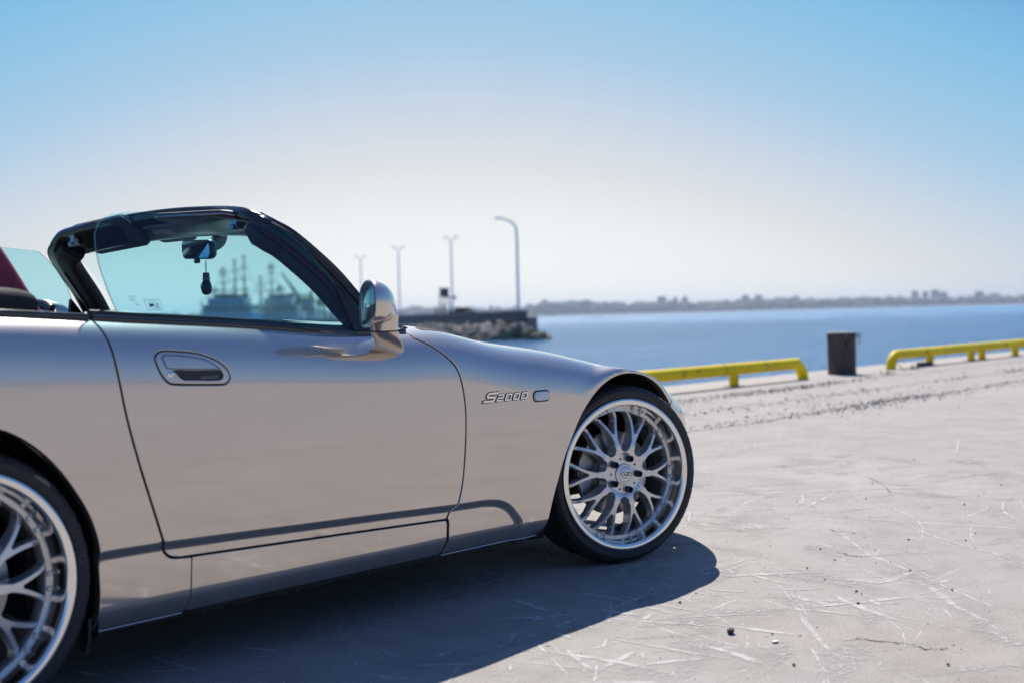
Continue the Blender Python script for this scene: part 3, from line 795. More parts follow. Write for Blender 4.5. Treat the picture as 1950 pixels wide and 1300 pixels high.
# ------------------------------------------------------------------ the quay
WATER_Z = -1.6
QE = 5.25
def setting():
    # worn concrete: pale grey with pinkish clouds, fine grit, faint drag streaks
    m, nt, N, L, b = new_mat('worn_concrete'); setp(b, rough=.85)
    tc = N.new('ShaderNodeTexCoord'); O = tc.outputs['Object']
    big = nz(N, L, .55, 5, .62, vec=O); mid = nz(N, L, 3.5, 6, .7, vec=O); fine = nz(N, L, 140, 4, .75, vec=O); grit = nz(N, L, 420, 2, .6, vec=O)
    c1 = ramp(N, L, big.outputs['Fac'], [(.30, (.352, .308, .270)), (.5, (.338, .311, .280)), (.70, (.388, .360, .325))])
    c2 = ramp(N, L, mid.outputs['Fac'], [(.28, (.80, .79, .78)), (.5, (1, 1, 1)), (.72, (1.10, 1.11, 1.12))])
    col = mixc(N, L, c1.outputs['Color'], c2.outputs['Color'], 1.0, 'MULTIPLY')
    c3 = ramp(N, L, fine.outputs['Fac'], [(.25, (.55, .54, .53)), (.5, (1, 1, 1)), (.75, (1.35, 1.35, 1.35))])
    col = mixc(N, L, col, c3.outputs['Color'], .95, 'MULTIPLY')
    c4 = ramp(N, L, grit.outputs['Fac'], [(.30, (.45, .43, .41)), (.43, (1, 1, 1)), (.60, (1, 1, 1)), (.75, (1.45, 1.45, 1.45))])
    col = mixc(N, L, col, c4.outputs['Color'], .75, 'MULTIPLY')
    for ang, sc, amt in ((18, 1.0, .55), (64, 1.3, .45), (-32, .8, .45), (100, 1.1, .35)):
        st = nz(N, L, 2.2*sc, 7, .72, vec=O, mapping=((1.0, 26, 1), (0, 0, rad(ang))))
        ms = nz(N, L, .9*sc, 3, .5, vec=O, mapping=((1, 1, 1), (0, 0, rad(ang*2))))
        cs = ramp(N, L, st.outputs['Fac'], [(.60, (0, 0, 0)), (.70, (1, 1, 1))]); cm = ramp(N, L, ms.outputs['Fac'], [(.45, (0, 0, 0)), (.62, (1, 1, 1))])
        f = mixc(N, L, cs.outputs['Color'], cm.outputs['Color'], 1.0, 'MULTIPLY')
        mm = N.new('ShaderNodeMath'); mm.operation = 'MULTIPLY'; L.new(f, mm.inputs[0]); mm.inputs[1].default_value = amt
        col = mixc(N, L, col, (.58, .565, .55), mm.outputs[0])
    # dark dirt flecks
    fl = nz(N, L, 26, 3, .6, vec=O); cf = ramp(N, L, fl.outputs['Fac'], [(.735, (1, 1, 1)), (.77, (.45, .43, .41))]); col = mixc(N, L, col, cf.outputs['Color'], .8, 'MULTIPLY')
    L.new(col, b.inputs['Base Color'])
    hm = mixc(N, L, fine.outputs['Fac'], mid.outputs['Fac'], .35); bump(N, L, b, hm, .22, .003)
    MAT['concrete'] = m
    # quay surface, a sheet with fine cells near the car
    g = ([(-90, -120, 0), (170, -120, 0), (170, 3.72, 0), (-90, 3.72, 0)], [(0, 1, 2, 3)])
    tag(mk('quay_pavement', g, m, smooth=False), kind='structure')
    MAT['coping'] = plain('coping_concrete', (.37, .34, .31), .85, var=.14, scale=2.2, bstr=.4, bscale=60)
    cop = box((40, (3.735+QE)/2, -.25), (260, QE-3.735, .51), .02)
    tag(mk('quay_edge', cop, MAT['coping'], sharp=40), kind='structure')
    MAT['quay_wall'] = plain('quay_wall_concrete', (.26, .25, .235), .9, var=.25, scale=1.5, bstr=.5, bscale=20)
    tag(mk('quay_wall', box((40, 4.4, -2.3), (260, 1.6, 3.58)), MAT['quay_wall'], smooth=False), kind='structure')
    # ---- water
    m, nt, N, L, b = new_mat('sea_water'); setp(b, color=(.002, .185, .43), rough=.2, ior=1.33, spec=.28)
    tc = N.new('ShaderNodeTexCoord'); O = tc.outputs['Object']
    w1 = nz(N, L, .55, 3, .6, vec=O, mapping=((1, 1.6, 1), (0, 0, rad(30)))); w2 = nz(N, L, 2.4, 3, .6, vec=O, mapping=((1, 1.5, 1), (0, 0, rad(55)))); w3 = nz(N, L, .06, 2, .5, vec=O)
    a1 = mixc(N, L, w1.outputs['Fac'], w2.outputs['Fac'], .32); a2 = mixc(N, L, a1, w3.outputs['Fac'], .2)
    dt = N.new('ShaderNodeVectorMath'); dt.operation = 'DOT_PRODUCT'; L.new(O, dt.inputs[0]); dt.inputs[1].default_value = (math.cos(YAW), math.sin(YAW), 0)
    mr = N.new('ShaderNodeMapRange'); L.new(dt.outputs['Value'], mr.inputs['Value']); mr.inputs['From Min'].default_value = 200; mr.inputs['From Max'].default_value = 560; mr.inputs['To Min'].default_value = 3.4; mr.inputs['To Max'].default_value = .10
    ms_ = N.new('ShaderNodeMapRange'); L.new(dt.outputs['Value'], ms_.inputs['Value']); ms_.inputs['From Min'].default_value = 200; ms_.inputs['From Max'].default_value = 560; ms_.inputs['To Min'].default_value = .28; ms_.inputs['To Max'].default_value = .75; L.new(ms_.outputs['Result'], b.inputs['Specular IOR Level'])
    bp = bump(N, L, b, a2, 1.0, 3.0); pt = nz(N, L, .012, 4, .6, vec=O, mapping=((1, 9, 1), (0, 0, math.pi/2-YAW)))
    pm = N.new('ShaderNodeMapRange'); L.new(pt.outputs['Fac'], pm.inputs['Value']); pm.inputs['From Min'].default_value = .3; pm.inputs['From Max'].default_value = .7; pm.inputs['To Min'].default_value = .45; pm.inputs['To Max'].default_value = 1.35
    pp_ = N.new('ShaderNodeMath'); pp_.operation = 'MULTIPLY'; L.new(mr.outputs['Result'], pp_.inputs[0]); L.new(pm.outputs['Result'], pp_.inputs[1]); L.new(pp_.outputs[0], bp.inputs['Distance'])
    MAT['water'] = m
    xs = [-4000, -600, -100, 0, 200, 800, 4000, 9000]
    g = ([(-5000, QE-.6, WATER_Z), (9000, QE-.6, WATER_Z), (9000, 9000, WATER_Z), (-5000, 9000, WATER_Z)], [(0, 1, 2, 3)])
    tag(mk('sea_water', g, m, smooth=False), kind='structure')
    g = ([(-5000, -5000, -2.6), (9000, -5000, -2.6), (9000, 9000, -2.6), (-5000, 9000, -2.6)], [(0, 1, 2, 3)])
    tag(mk('sea_bed', g, plain('sea_bed', (.05, .06, .06), .9), smooth=False), kind='structure')
setting()
def ribbons():
    """pale drag scratches on the concrete, dark cracks and rust-coloured stains: thin worn strips"""
    G = {'s0': [(1.2, -.51), (1.58, -.43), (1.88, -.39), (1.84, -.53)], 's1': [(1.44, -.89), (.98, -1.18), (.79, -1.33), (.62, -1.47), (.51, -1.61), (.38, -1.76), (.14, -2.04), (-.03, -2.25)],
         's2': [(.78, -1.02), (.74, -1.17), (.67, -1.32), (.65, -1.46)], 's3': [(.56, -1.12), (.47, -1.37), (.34, -1.59), (.26, -1.71), (.27, -1.8), (.15, -1.92), (0, -2.04), (-.13, -2.18), (-.29, -2.31)],
         's4': [(.21, -1.28), (.13, -1.39), (.02, -1.51)], 's5': [(.07, -1.38), (-.09, -1.53), (-.27, -1.67), (-.48, -1.83), (-.59, -1.92), (-.69, -2.01)], 's6': [(-.08, -1.54), (-.2, -1.64), (-.37, -1.77)],
         's7': [(-.62, -1.5), (-.39, -1.48), (-.16, -1.47)], 's8': [(-.71, -1.56), (-.75, -1.74), (-.74, -1.81)], 's9': [(-.86, -1.66), (-.74, -1.81), (-.6, -1.92)], 's10': [(1.41, -1.41), (1.68, -1.43), (2.06, -1.39)],
         's11': [(1.39, -1.53), (1.13, -1.64), (.96, -1.73)], 's12': [(1.31, -1.69), (1.12, -1.77), (1.01, -1.85)], 's13': [(1.28, -.27), (.93, -.5), (.68, -.63)], 's14': [(-.01, -2.0), (-.15, -2.1)],
         's15': [(1.12, -.53), (.95, -.81), (.89, -.96), (1.14, -1.01)], 's16': [(1.5, -.94), (1.35, -1.18)], 's17': [(-.39, -1.35), (-.21, -1.62), (.04, -1.89), (.18, -2.08)], 's18': [(-.65, -1.92), (-.79, -2.03)],
         's19': [(-.58, -1.99), (-.75, -2.06)], 's20': [(.92, -1.74), (.84, -1.88)], 't0': [(-1.0, -1.26), (-1.12, -1.42), (-1.26, -1.62)], 't1': [(-1.37, -1.3), (-1.2, -1.32), (-1.1, -1.43), (-.99, -1.47), (-.86, -1.49), (-.83, -1.54)],
         't2': [(-1.09, -1.56), (-1.25, -1.67)], 't3': [(-.7, -1.3), (-.7, -1.42), (-.75, -1.61), (-.78, -1.74)], 't4': [(-1.26, -.88), (-1.19, -.96), (-1.12, -.98)], 't5': [(-1.32, -.95), (-1.35, -1.07), (-1.37, -1.16)],
         't6': [(-1.52, -1.17), (-1.5, -1.28)], 't7': [(-.96, -.72), (-.79, -.63)], 't8': [(-.23, -.9), (-.29, -1.0)], 't9': [(-.22, -.99), (.03, -.9)], 't10': [(-.25, -1.06), (-.35, -1.22), (-.45, -1.13)],
         't11': [(-.59, -.72), (-.37, -.66), (-.38, -.73)], 't12': [(.5, -.71), (.22, -.8), (-.04, -.92)]}
    rr = random.Random(5); CNT = [0]
    def strip(path, w, z, V, F, A, wob=.004):
        P = np.array(smooth_path([(*p, 0) for p in path], 8))[:, :2]
        P = P+np.array([[rr.gauss(0, wob*.25), rr.gauss(0, wob*.25)] for _ in P])
        t = np.gradient(P, axis=0); t /= np.maximum(np.linalg.norm(t, axis=1), 1e-9)[:, None]; nn = np.stack([-t[:, 1], t[:, 0]], 1)
        b = len(V); n = len(P); CNT[0] += 1; z = z+CNT[0]*4e-7
        for i in range(n):
            k = math.sin(math.pi*(i+.5)/n)**.45; ww = w*k*rr.uniform(.8, 1.3)*1.35
            V += [(*(P[i]+nn[i]*ww), z), (*P[i], z), (*(P[i]-nn[i]*ww), z)]; A += [0.0, k, 0.0]
        for i in range(n-1):
            q = b+3*i; F += [(q+1, q+4, q+3, q), (q+2, q+5, q+4, q+1)]
    def marks(name, V, F, A, m):
        o = mk(name, (V, F), m, smooth=False); at = o.data.attributes.new('fade', 'FLOAT', 'POINT'); at.data.foreach_set('value', np.array(A, dtype=np.float32))
        return tag(o, kind='stuff')
    def scratch_mat(name, color, lo, hi, a, sc=60):
        m, nt, N, L, b = new_mat(name); setp(b, color=color, rough=.9)
        t = nz(N, L, sc, 5, .7); t2 = nz(N, L, sc*.15, 4, .6)
        r1 = ramp(N, L, t.outputs['Fac'], [(lo, (0, 0, 0)), (hi, (a, a, a))]); r2 = ramp(N, L, t2.outputs['Fac'], [(.33, (.15, .15, .15)), (.6, (1, 1, 1))])
        fa = N.new('ShaderNodeAttribute'); fa.attribute_name = 'fade'; fm = N.new('ShaderNodeMath'); fm.operation = 'MULTIPLY'; L.new(mixc(N, L, r1.outputs['Color'], r2.outputs['Color'], 1.0, 'MULTIPLY'), fm.inputs[0]); L.new(fa.outputs['Fac'], fm.inputs[1]); f2 = N.new('ShaderNodeMath'); f2.operation = 'MULTIPLY'; f2.use_clamp = True; L.new(fm.outputs[0], f2.inputs[0]); f2.inputs[1].default_value = 1.9; L.new(f2.outputs[0], b.inputs['Alpha']); b.inputs['Specular IOR Level'].default_value = .1
        return m
    V, F, A = [], [], []
    for k, p in G.items():
        w = {'s1': .0065, 's3': .0065, 's5': .009, 's0': .008, 't3': .009, 's15': .007}.get(k, .0055)
        strip(p, w, .0004, V, F, A)
        for _ in range(3 if w > .006 else 1):
            d = (rr.gauss(0, .018), rr.gauss(0, .018)); i = rr.randint(0, max(0, len(p)-3))
            q = [(a+d[0], c+d[1]) for a, c in p][i:i+max(2, len(p)-2)]
            strip(q, w*.45, .0004, V, F, A)
    def rnd(n, x0, x1, y0, y1, l0, l1, w0, w1, z):
        for _ in range(n):
            x, y = rr.uniform(x0, x1), rr.uniform(y0, y1); a = rr.choice([rad(15), rad(60), rad(-35), rad(100), rr.uniform(0, 3.14)])+rr.gauss(0, .25); l = rr.uniform(l0, l1)*rr.uniform(.3, 1); c = rr.gauss(0, .16)
            p = []; 
            for s in np.linspace(-.5, .5, 4): p.append((x+l*s*math.cos(a+c*s), y+l*s*math.sin(a+c*s)))
            strip(p, rr.uniform(w0, w1), z, V, F, A)
    rnd(640, -2.6, 3.0, -2.6, .4, .05, .7, .0012, .0036, .0004)
    rnd(700, -2.6, 3.0, -2.6, -.6, .02, .16, .0010, .0032, .0004)
    rnd(280, .5, 8, -2.0, 3.4, .3, 2.0, .003, .010, .0004)
    rnd(110, -2.4, .4, -1.9, -.5, .08, .5, .004, .016, .0004)
    rnd(260, -4.5, 3.0, -6.5, -2.4, .1, .9, .0015, .006, .0004)
    marks('scratch_marks', V, F, A, scratch_mat('chalky_scratch', (.555, .53, .50), .20, .50, .98, 110))
    rnd(90, -6, 3.5, -9, -2.6, .6, 2.6, .006, .02, .0004)
    # broad scuffed smears
    V, F, A = [], [], []
    for _ in range(150):
        x, y = rr.uniform(-2.2, 3.5), rr.uniform(-2.5, .2); a = rr.choice([rad(15), rad(62), rad(-30)])+rr.gauss(0, .2); l = rr.uniform(.12, .5)
        strip([(x+l*s*math.cos(a), y+l*s*math.sin(a)) for s in (-.5, -.1, .2, .5)], rr.uniform(.02, .05), .0004, V, F, A)
    for _ in range(60):
        x, y = rr.uniform(-6, 3.5), rr.uniform(-9, -2.6); a = rr.uniform(0, 3.1); l = rr.uniform(.5, 1.6)
        strip([(x+l*s*math.cos(a+s*.4), y+l*s*math.sin(a+s*.4)) for s in (-.5, -.1, .2, .5)], rr.uniform(.05, .15), .0004, V, F, A)
    for p in ([(-.50, -1.98), (-.70, -2.05), (-.9, -2.12)], [(-.85, -1.30), (-1.1, -1.25), (-1.35, -1.22)], [(-.2, -1.05), (-.05, -.98), (.1, -.9)], [(-1.45, -1.1), (-1.2, -1.28)], [(-.75, -1.72), (-.86, -1.62)], [(.5, -1.65), (.42, -1.72), (.3, -1.8)]):
        strip(p, .055, .0004, V, F, A)
    marks('scuff_marks', V, F, A, scratch_mat('chalky_scuff', (.49, .47, .445), .42, .64, .9, 60))
    # cracks and slab joints, dark in colour
    V, F, A = [], [], []
    def crack(p, w):
        P = []
        for i in range(len(p)-1):
            for s in np.linspace(0, 1, 5)[:-1]: P.append((p[i][0]+(p[i+1][0]-p[i][0])*s+rr.gauss(0, .006), p[i][1]+(p[i+1][1]-p[i][1])*s+rr.gauss(0, .006)))
        P.append(p[-1]); strip(P, w, .0004, V, F, A, .006)
    crack([(-.58, -1.92), (-.54, -1.97), (-.50, -2.0), (-.50, -2.05), (-.48, -2.12), (-.51, -2.17), (-.49, -2.2), (-.45, -2.2)], .0026)
    crack([(-.56, -1.95), (-.50, -2.02), (-.46, -2.08)], .0004); crack([(1.02, -1.10), (.98, -1.2), (.99, -1.28)], .003); crack([(.60, -1.35), (.55, -1.43), (.57, -1.5)], .0025)
    def wav(x0, x1, y, amp, n): return [(x, y+amp*math.sin(x*1.7+y)+rr.gauss(0, amp*.6)) for x in np.linspace(x0, x1, n)]
    crack(wav(3.6, 6.4, 1.73, .03, 14), .010); crack(wav(5.0, 18, 1.80, .05, 40), .016); crack(wav(5.0, 22, 2.68, .06, 46), .013); crack(wav(2.0, 5.5, 2.42, .08, 14), .007)
    for yj in (-4.4, -8.4, -13.0): crack([(x, yj+rr.gauss(0, .015)) for x in np.linspace(-16, 12, 40)], .012)
    for xj in (-6.2, -1.9, 2.6, 7.0): crack([(xj+rr.gauss(0, .012), y) for y in np.linspace(-18, -3.2, 24)], .012)
    marks('cracks', V, F, A, scratch_mat('dark_crack', (.05, .045, .04), .30, .48, .9, 40))
    V, F, A = [], [], []
    strip([(2.66, -.39), (2.56, -.53), (2.35, -.70), (2.17, -.82), (1.96, -.94)], .006, .0004, V, F, A)
    marks('rust_stain', V, F, A, scratch_mat('rust_stain', (.30, .16, .11), .3, .6, .6, 30))
    # spalled gravel along the joints
    V, F, A = [], [], []
    oc = [(1, 0, 0), (-1, 0, 0), (0, 1, 0), (0, -1, 0), (0, 0, 1)]
    of = [(0, 2, 4), (2, 1, 4), (1, 3, 4), (3, 0, 4)]
    def bit(x, y, r):
        b = len(V); a = rr.uniform(0, 6.28); c, s = math.cos(a), math.sin(a)
        for p in oc:
            k = [rr.uniform(.6, 1.3) for _ in range(3)]
            px, py, pz = p[0]*k[0]*r, p[1]*k[1]*r, p[2]*k[2]*r*.8
            V.append((x+px*c-py*s, y+px*s+py*c, max(0, pz)+.001))
        for q in of: F.append(tuple(b+i for i in q))
    for y0, x0, x1, n, sd in ((1.78, 3.4, 18, 1500, .09), (2.68, 3.0, 24, 1300, .12), (1.72, 6.0, 9.5, 700, .12), (2.3, 4, 20, 900, .5), (3.45, 2, 24, 500, .12)):
        for _ in range(n):
            x = rr.uniform(x0, x1); y = y0+rr.gauss(0, sd)+.04*math.sin(x*1.7)
            if math.sin(x*2.3+y0*5)+math.sin(x*.9+1) < rr.uniform(-1.6, 1.0): continue
            bit(x, y, rr.uniform(.003, .013)*(1 if rr.random() < .93 else 1.7))
    for _ in range(900): bit(rr.uniform(-2.5, 4), rr.uniform(-2.6, 3), rr.uniform(.0012, .0042))
    tag(mk('gravel', (V, F), plain('gravel_grit', (.27, .25, .23), .9, var=.5, scale=60), smooth=False), kind='stuff')
ribbons()
def stones():
    bm = bmesh.new(); bmesh.ops.create_icosphere(bm, subdivisions=1, radius=1); rr = random.Random(2)
    for v in bm.verts: v.co *= rr.uniform(.72, 1.15); v.co.z *= .75
    bm.verts.index_update(); geo = [tuple(v.co) for v in bm.verts], [tuple(l.index for l in f.verts) for f in bm.faces]; bm.free()
    mat = plain('dark_pebble', (.045, .047, .05), .8, var=.4, scale=60)
    me = mesh_of('pebble', geo[0], geo[1], mat, False)
    big = link('pebble', me, None, (-.655, -1.685, .009)); big.scale = (.016, .012, .014); big.rotation_euler = (0, 0, .6)
    tag(big, 'largest dark pebble on the sunlit concrete, near the edge of the shadow of the car', 'pebble')
    wm = mesh_of('white_chip', geo[0], geo[1], plain('white_chip', (.8, .79, .77), .8), False)
    wc = link('pebble', wm, None, (-.67, -1.83, .004)); wc.scale = (.014, .009, .005)
    tag(wc, 'small white chip lying flat on the concrete beside the pale scratches', 'chip')
    px = [(1.22, -1.62), (.02, -1.72), (-.13, -1.80), (.60, -1.29), (.69, -1.46), (.44, -1.43), (.41, -1.72), (.26, -1.42), (.12, -1.56), (1.62, -.63), (1.85, -.86), (2.35, -.65), (1.9, -1.3), (.95, -1.47), (-.62, -2.28), (-.60, -1.78), (-.84, -1.98), (1.3, -1.9), (1.05, -1.65), (.2, -1.95), (-.1, -2.3), (2.8, .1), (3.4, -.4), (2.6, -1.2), (-.42, -1.36)]
    for i, (x, y) in enumerate(px):
        o = link('pebble', me, None, (x, y, .004)); s = rr.uniform(.0028, .0052); o.scale = (s*1.3, s, s*.9); o.rotation_euler = (0, 0, rr.uniform(0, 6))
        tag(o, 'tiny dark pebble scattered on the scratched sunlit concrete', 'pebble', 'dark pebbles scattered on the concrete')
stones()
def weeds():
    V, F = [], []; rr = random.Random(4)
    spots = [(6.8, 3.45, .25), (7.7, 3.5, .2), (8.2, 3.48, .3), (8.85, 3.47, .45), (9.5, 3.52, .4), (10.4, 3.56, .3), (12.0, 3.8, .15), (13.45, 4.1, .12), (5.6, 3.4, .2), (4.9, 3.4, .3)]
    for x0, y0, s in spots:
        for _ in range(int(55*s/.3)):
            x = x0+rr.gauss(0, s); y = y0+rr.gauss(0, .05); h = rr.uniform(.015, .055)*(1.8 if x0 > 11.5 else 1); a = rr.uniform(0, 6.28); w = .0035; l = rr.uniform(.3, 1.1)*h
            b = len(V); ca, sa = math.cos(a), math.sin(a)
            V += [(x-sa*w, y+ca*w, 0), (x+sa*w, y-ca*w, 0), (x+ca*l*.5, y+sa*l*.5, h*.75), (x+ca*l, y+sa*l, h)]
            F += [(b, b+1, b+2), (b, b+2, b+3)]
    m, nt, N, L, b = new_mat('dry_grass'); setp(b, rough=.8)
    t = nz(N, L, 1.3, 3); r = ramp(N, L, t.outputs['Fac'], [(.4, (.22, .18, .08)), (.6, (.13, .15, .04))]); L.new(r.outputs['Color'], b.inputs['Base Color'])
    tag(mk('weeds', (V, F), m, smooth=False), kind='stuff')
weeds()
def barriers():
    m, nt, N, L, b = new_mat('yellow_paint'); setp(b, rough=.55, spec=.2)
    tc = N.new('ShaderNodeTexCoord'); t = nz(N, L, 5, 6, .7, vec=tc.outputs['Object']); t2 = nz(N, L, 1.1, 3, .5, vec=tc.outputs['Object'])
    r = ramp(N, L, t.outputs['Fac'], [(.30, (.14, .07, .025)), (.36, (.95, .67, .004)), (.7, (1.0, .76, .006))]); r2 = ramp(N, L, t2.outputs['Fac'], [(.3, (.86, .86, .86)), (.7, (1.05, 1.05, 1.05))])
    L.new(mixc(N, L, r.outputs['Color'], r2.outputs['Color'], 1.0, 'MULTIPLY'), b.inputs['Base Color']); MAT['yellow'] = m
    Y, Z, R = 4.42, .205, .068
    def rail(x0, x1, left, right):
        p = []
        if left: p += [(x0, 0, 0), (x0+.01, 0, .06), (x0+.05, 0, .13), (x0+.12, 0, .18), (x0+.21, 0, Z)]
        else: p += [(x0, 0, Z)]
        p += [(x, 0, Z) for x in np.linspace(x0+.4, x1-.4, 7)]
        if right: p += [(x1-.21, 0, Z), (x1-.12, 0, .18), (x1-.05, 0, .13), (x1-.01, 0, .06), (x1, 0, 0)]
        else: p += [(x1, 0, Z)]
        return smooth_path(p, 4)
    for x0, x1, l, r_, posts, seams, lab in ((-6.0, 10.93, False, True, (-4.2, -.2, 4.4, 9.30), (1.0, 5.8, 9.05, 9.95), 'yellow steel pipe barrier nearest the car, ending left of the rusty bollard'),
                                     (13.44, 16.52, True, False, (14.75, 16.30), (15.2,), 'yellow pipe barrier that starts with a bent end just right of the rusty bollard'),
                                     (16.54, 24.0, False, True, (16.74, 18.18, 20.6, 23.0), (19.4,), 'yellow pipe barrier at the far right, butted on to the end of the next')):
        e = empty('pipe_barrier', (x0, Y, 0)); tag(e, lab, 'barrier', 'yellow pipe barriers along the quay edge')
        path = [(a-x0, b_, c) for a, b_, c in rail(x0, x1, l, r_)]
        mk('rail', tube(path, R, 24, (0, 1, 0)), m, e, sharp=50)
        for px in posts:
            mk('post', lathe([(.0001, -.02), (.062, -.02), (.060, .0), (.056, .015), (.055, Z-.02), (.0001, Z-.02)], 20, 'z'), m, e, loc=(px-x0, 0, 0))
            mk('base_plate', box((0, 0, .005), (.20, .17, .012), .003), MAT['rusty'], e, loc=(px-x0, 0, .001))
        for sx in seams:
            mk('weld_band', lathe([(R+.0005, -.012), (R+.003, -.008), (R+.003, .008), (R+.0005, .012)], 24, 'x'), MAT['yellow_worn'], e, loc=(sx-x0, 0, Z))
m, nt, N, L, b = new_mat('rusty_steel'); setp(b, rough=.8)
t = nz(N, L, 4.5, 7, .7, mapping=((1, 1, .45),)); t2 = nz(N, L, 40, 4)
r = ramp(N, L, t.outputs['Fac'], [(.30, (.022, .022, .026)), (.46, (.075, .058, .056)), (.58, (.12, .062, .05)), (.75, (.16, .135, .12))]); r2 = ramp(N, L, t2.outputs['Fac'], [(.3, (.7, .7, .7)), (.7, (1.25, 1.2, 1.15))])
L.new(mixc(N, L, r.outputs['Color'], r2.outputs['Color'], 1.0, 'MULTIPLY'), b.inputs['Base Color']); bump(N, L, b, t2.outputs['Fac'], .5, .004); MAT['rusty'] = m
MAT['yellow_worn'] = plain('yellow_worn', (.42, .30, .03), .6, var=.35, scale=30)
barriers()
def bollard():
    e = empty('mooring_bollard', (12.08, 4.47, 0)); tag(e, 'rusty dark steel mooring bollard on the quay edge between two yellow barriers', 'bollard')
    mk('post', lathe([(.0001, .545), (.165, .545), (.182, .54), (.187, .528), (.187, .50), (.184, .49), (.183, .06), (.186, .02), (.189, 0)], 40, 'z'), MAT['rusty'], e, sharp=40)
    mk('cap', lathe([(.0001, .566), (.16, .563), (.19, .556), (.194, .548), (.188, .5455), (.0001, .5455)], 40, 'z'), plain('pale_rust', (.26, .235, .21), .8, var=.3), e, sharp=40)
    import math as _m
    # bent lug on the right and the hanging hasp facing the car
    dx, dy = _m.sin(YAW), -_m.cos(YAW)
    mk('bent_lug', sweep([(dx*.175, dy*.175, .50), (dx*.215, dy*.215, .505), (dx*.232, dy*.232, .47), (dx*.252, dy*.252, .415), (dx*.20, dy*.20, .405)], rrect(.05, .014, .004), (0, 0, 1)), MAT['rusty'], e, sharp=40)
    mk('upper_lug', sweep([(dx*.17, dy*.17, .535), (dx*.235, dy*.235, .525), (dx*.25, dy*.25, .505)], rrect(.05, .012, .004), (0, 0, 1)), MAT['rusty'], e, sharp=40)
    fx, fy = -_m.cos(YAW+.05), -_m.sin(YAW+.05)
    mk('hasp', sweep([(fx*.19, fy*.19, .535), (fx*.197, fy*.197, .49), (fx*.196, fy*.196, .44)], rrect(.045, .012, .003), (0, 0, 1)), plain('hasp_steel', (.13, .12, .13), .6), e, sharp=40)
    mk('eye_hole', box((fx*.186, fy*.186, .425), (.03, .03, .045), .008), MAT['black_matte'], e)
bollard()
b = mk('wood_offcut', sweep([(14.30, 4.38, .035), (14.62, 4.37, .035)], rrect(.09, .06, .006), (0, 0, 1)), plain('old_wood', (.13, .10, .085), .85, var=.3), sharp=40)
tag(b, 'short dark offcut of timber lying under the yellow barrier', 'offcut')
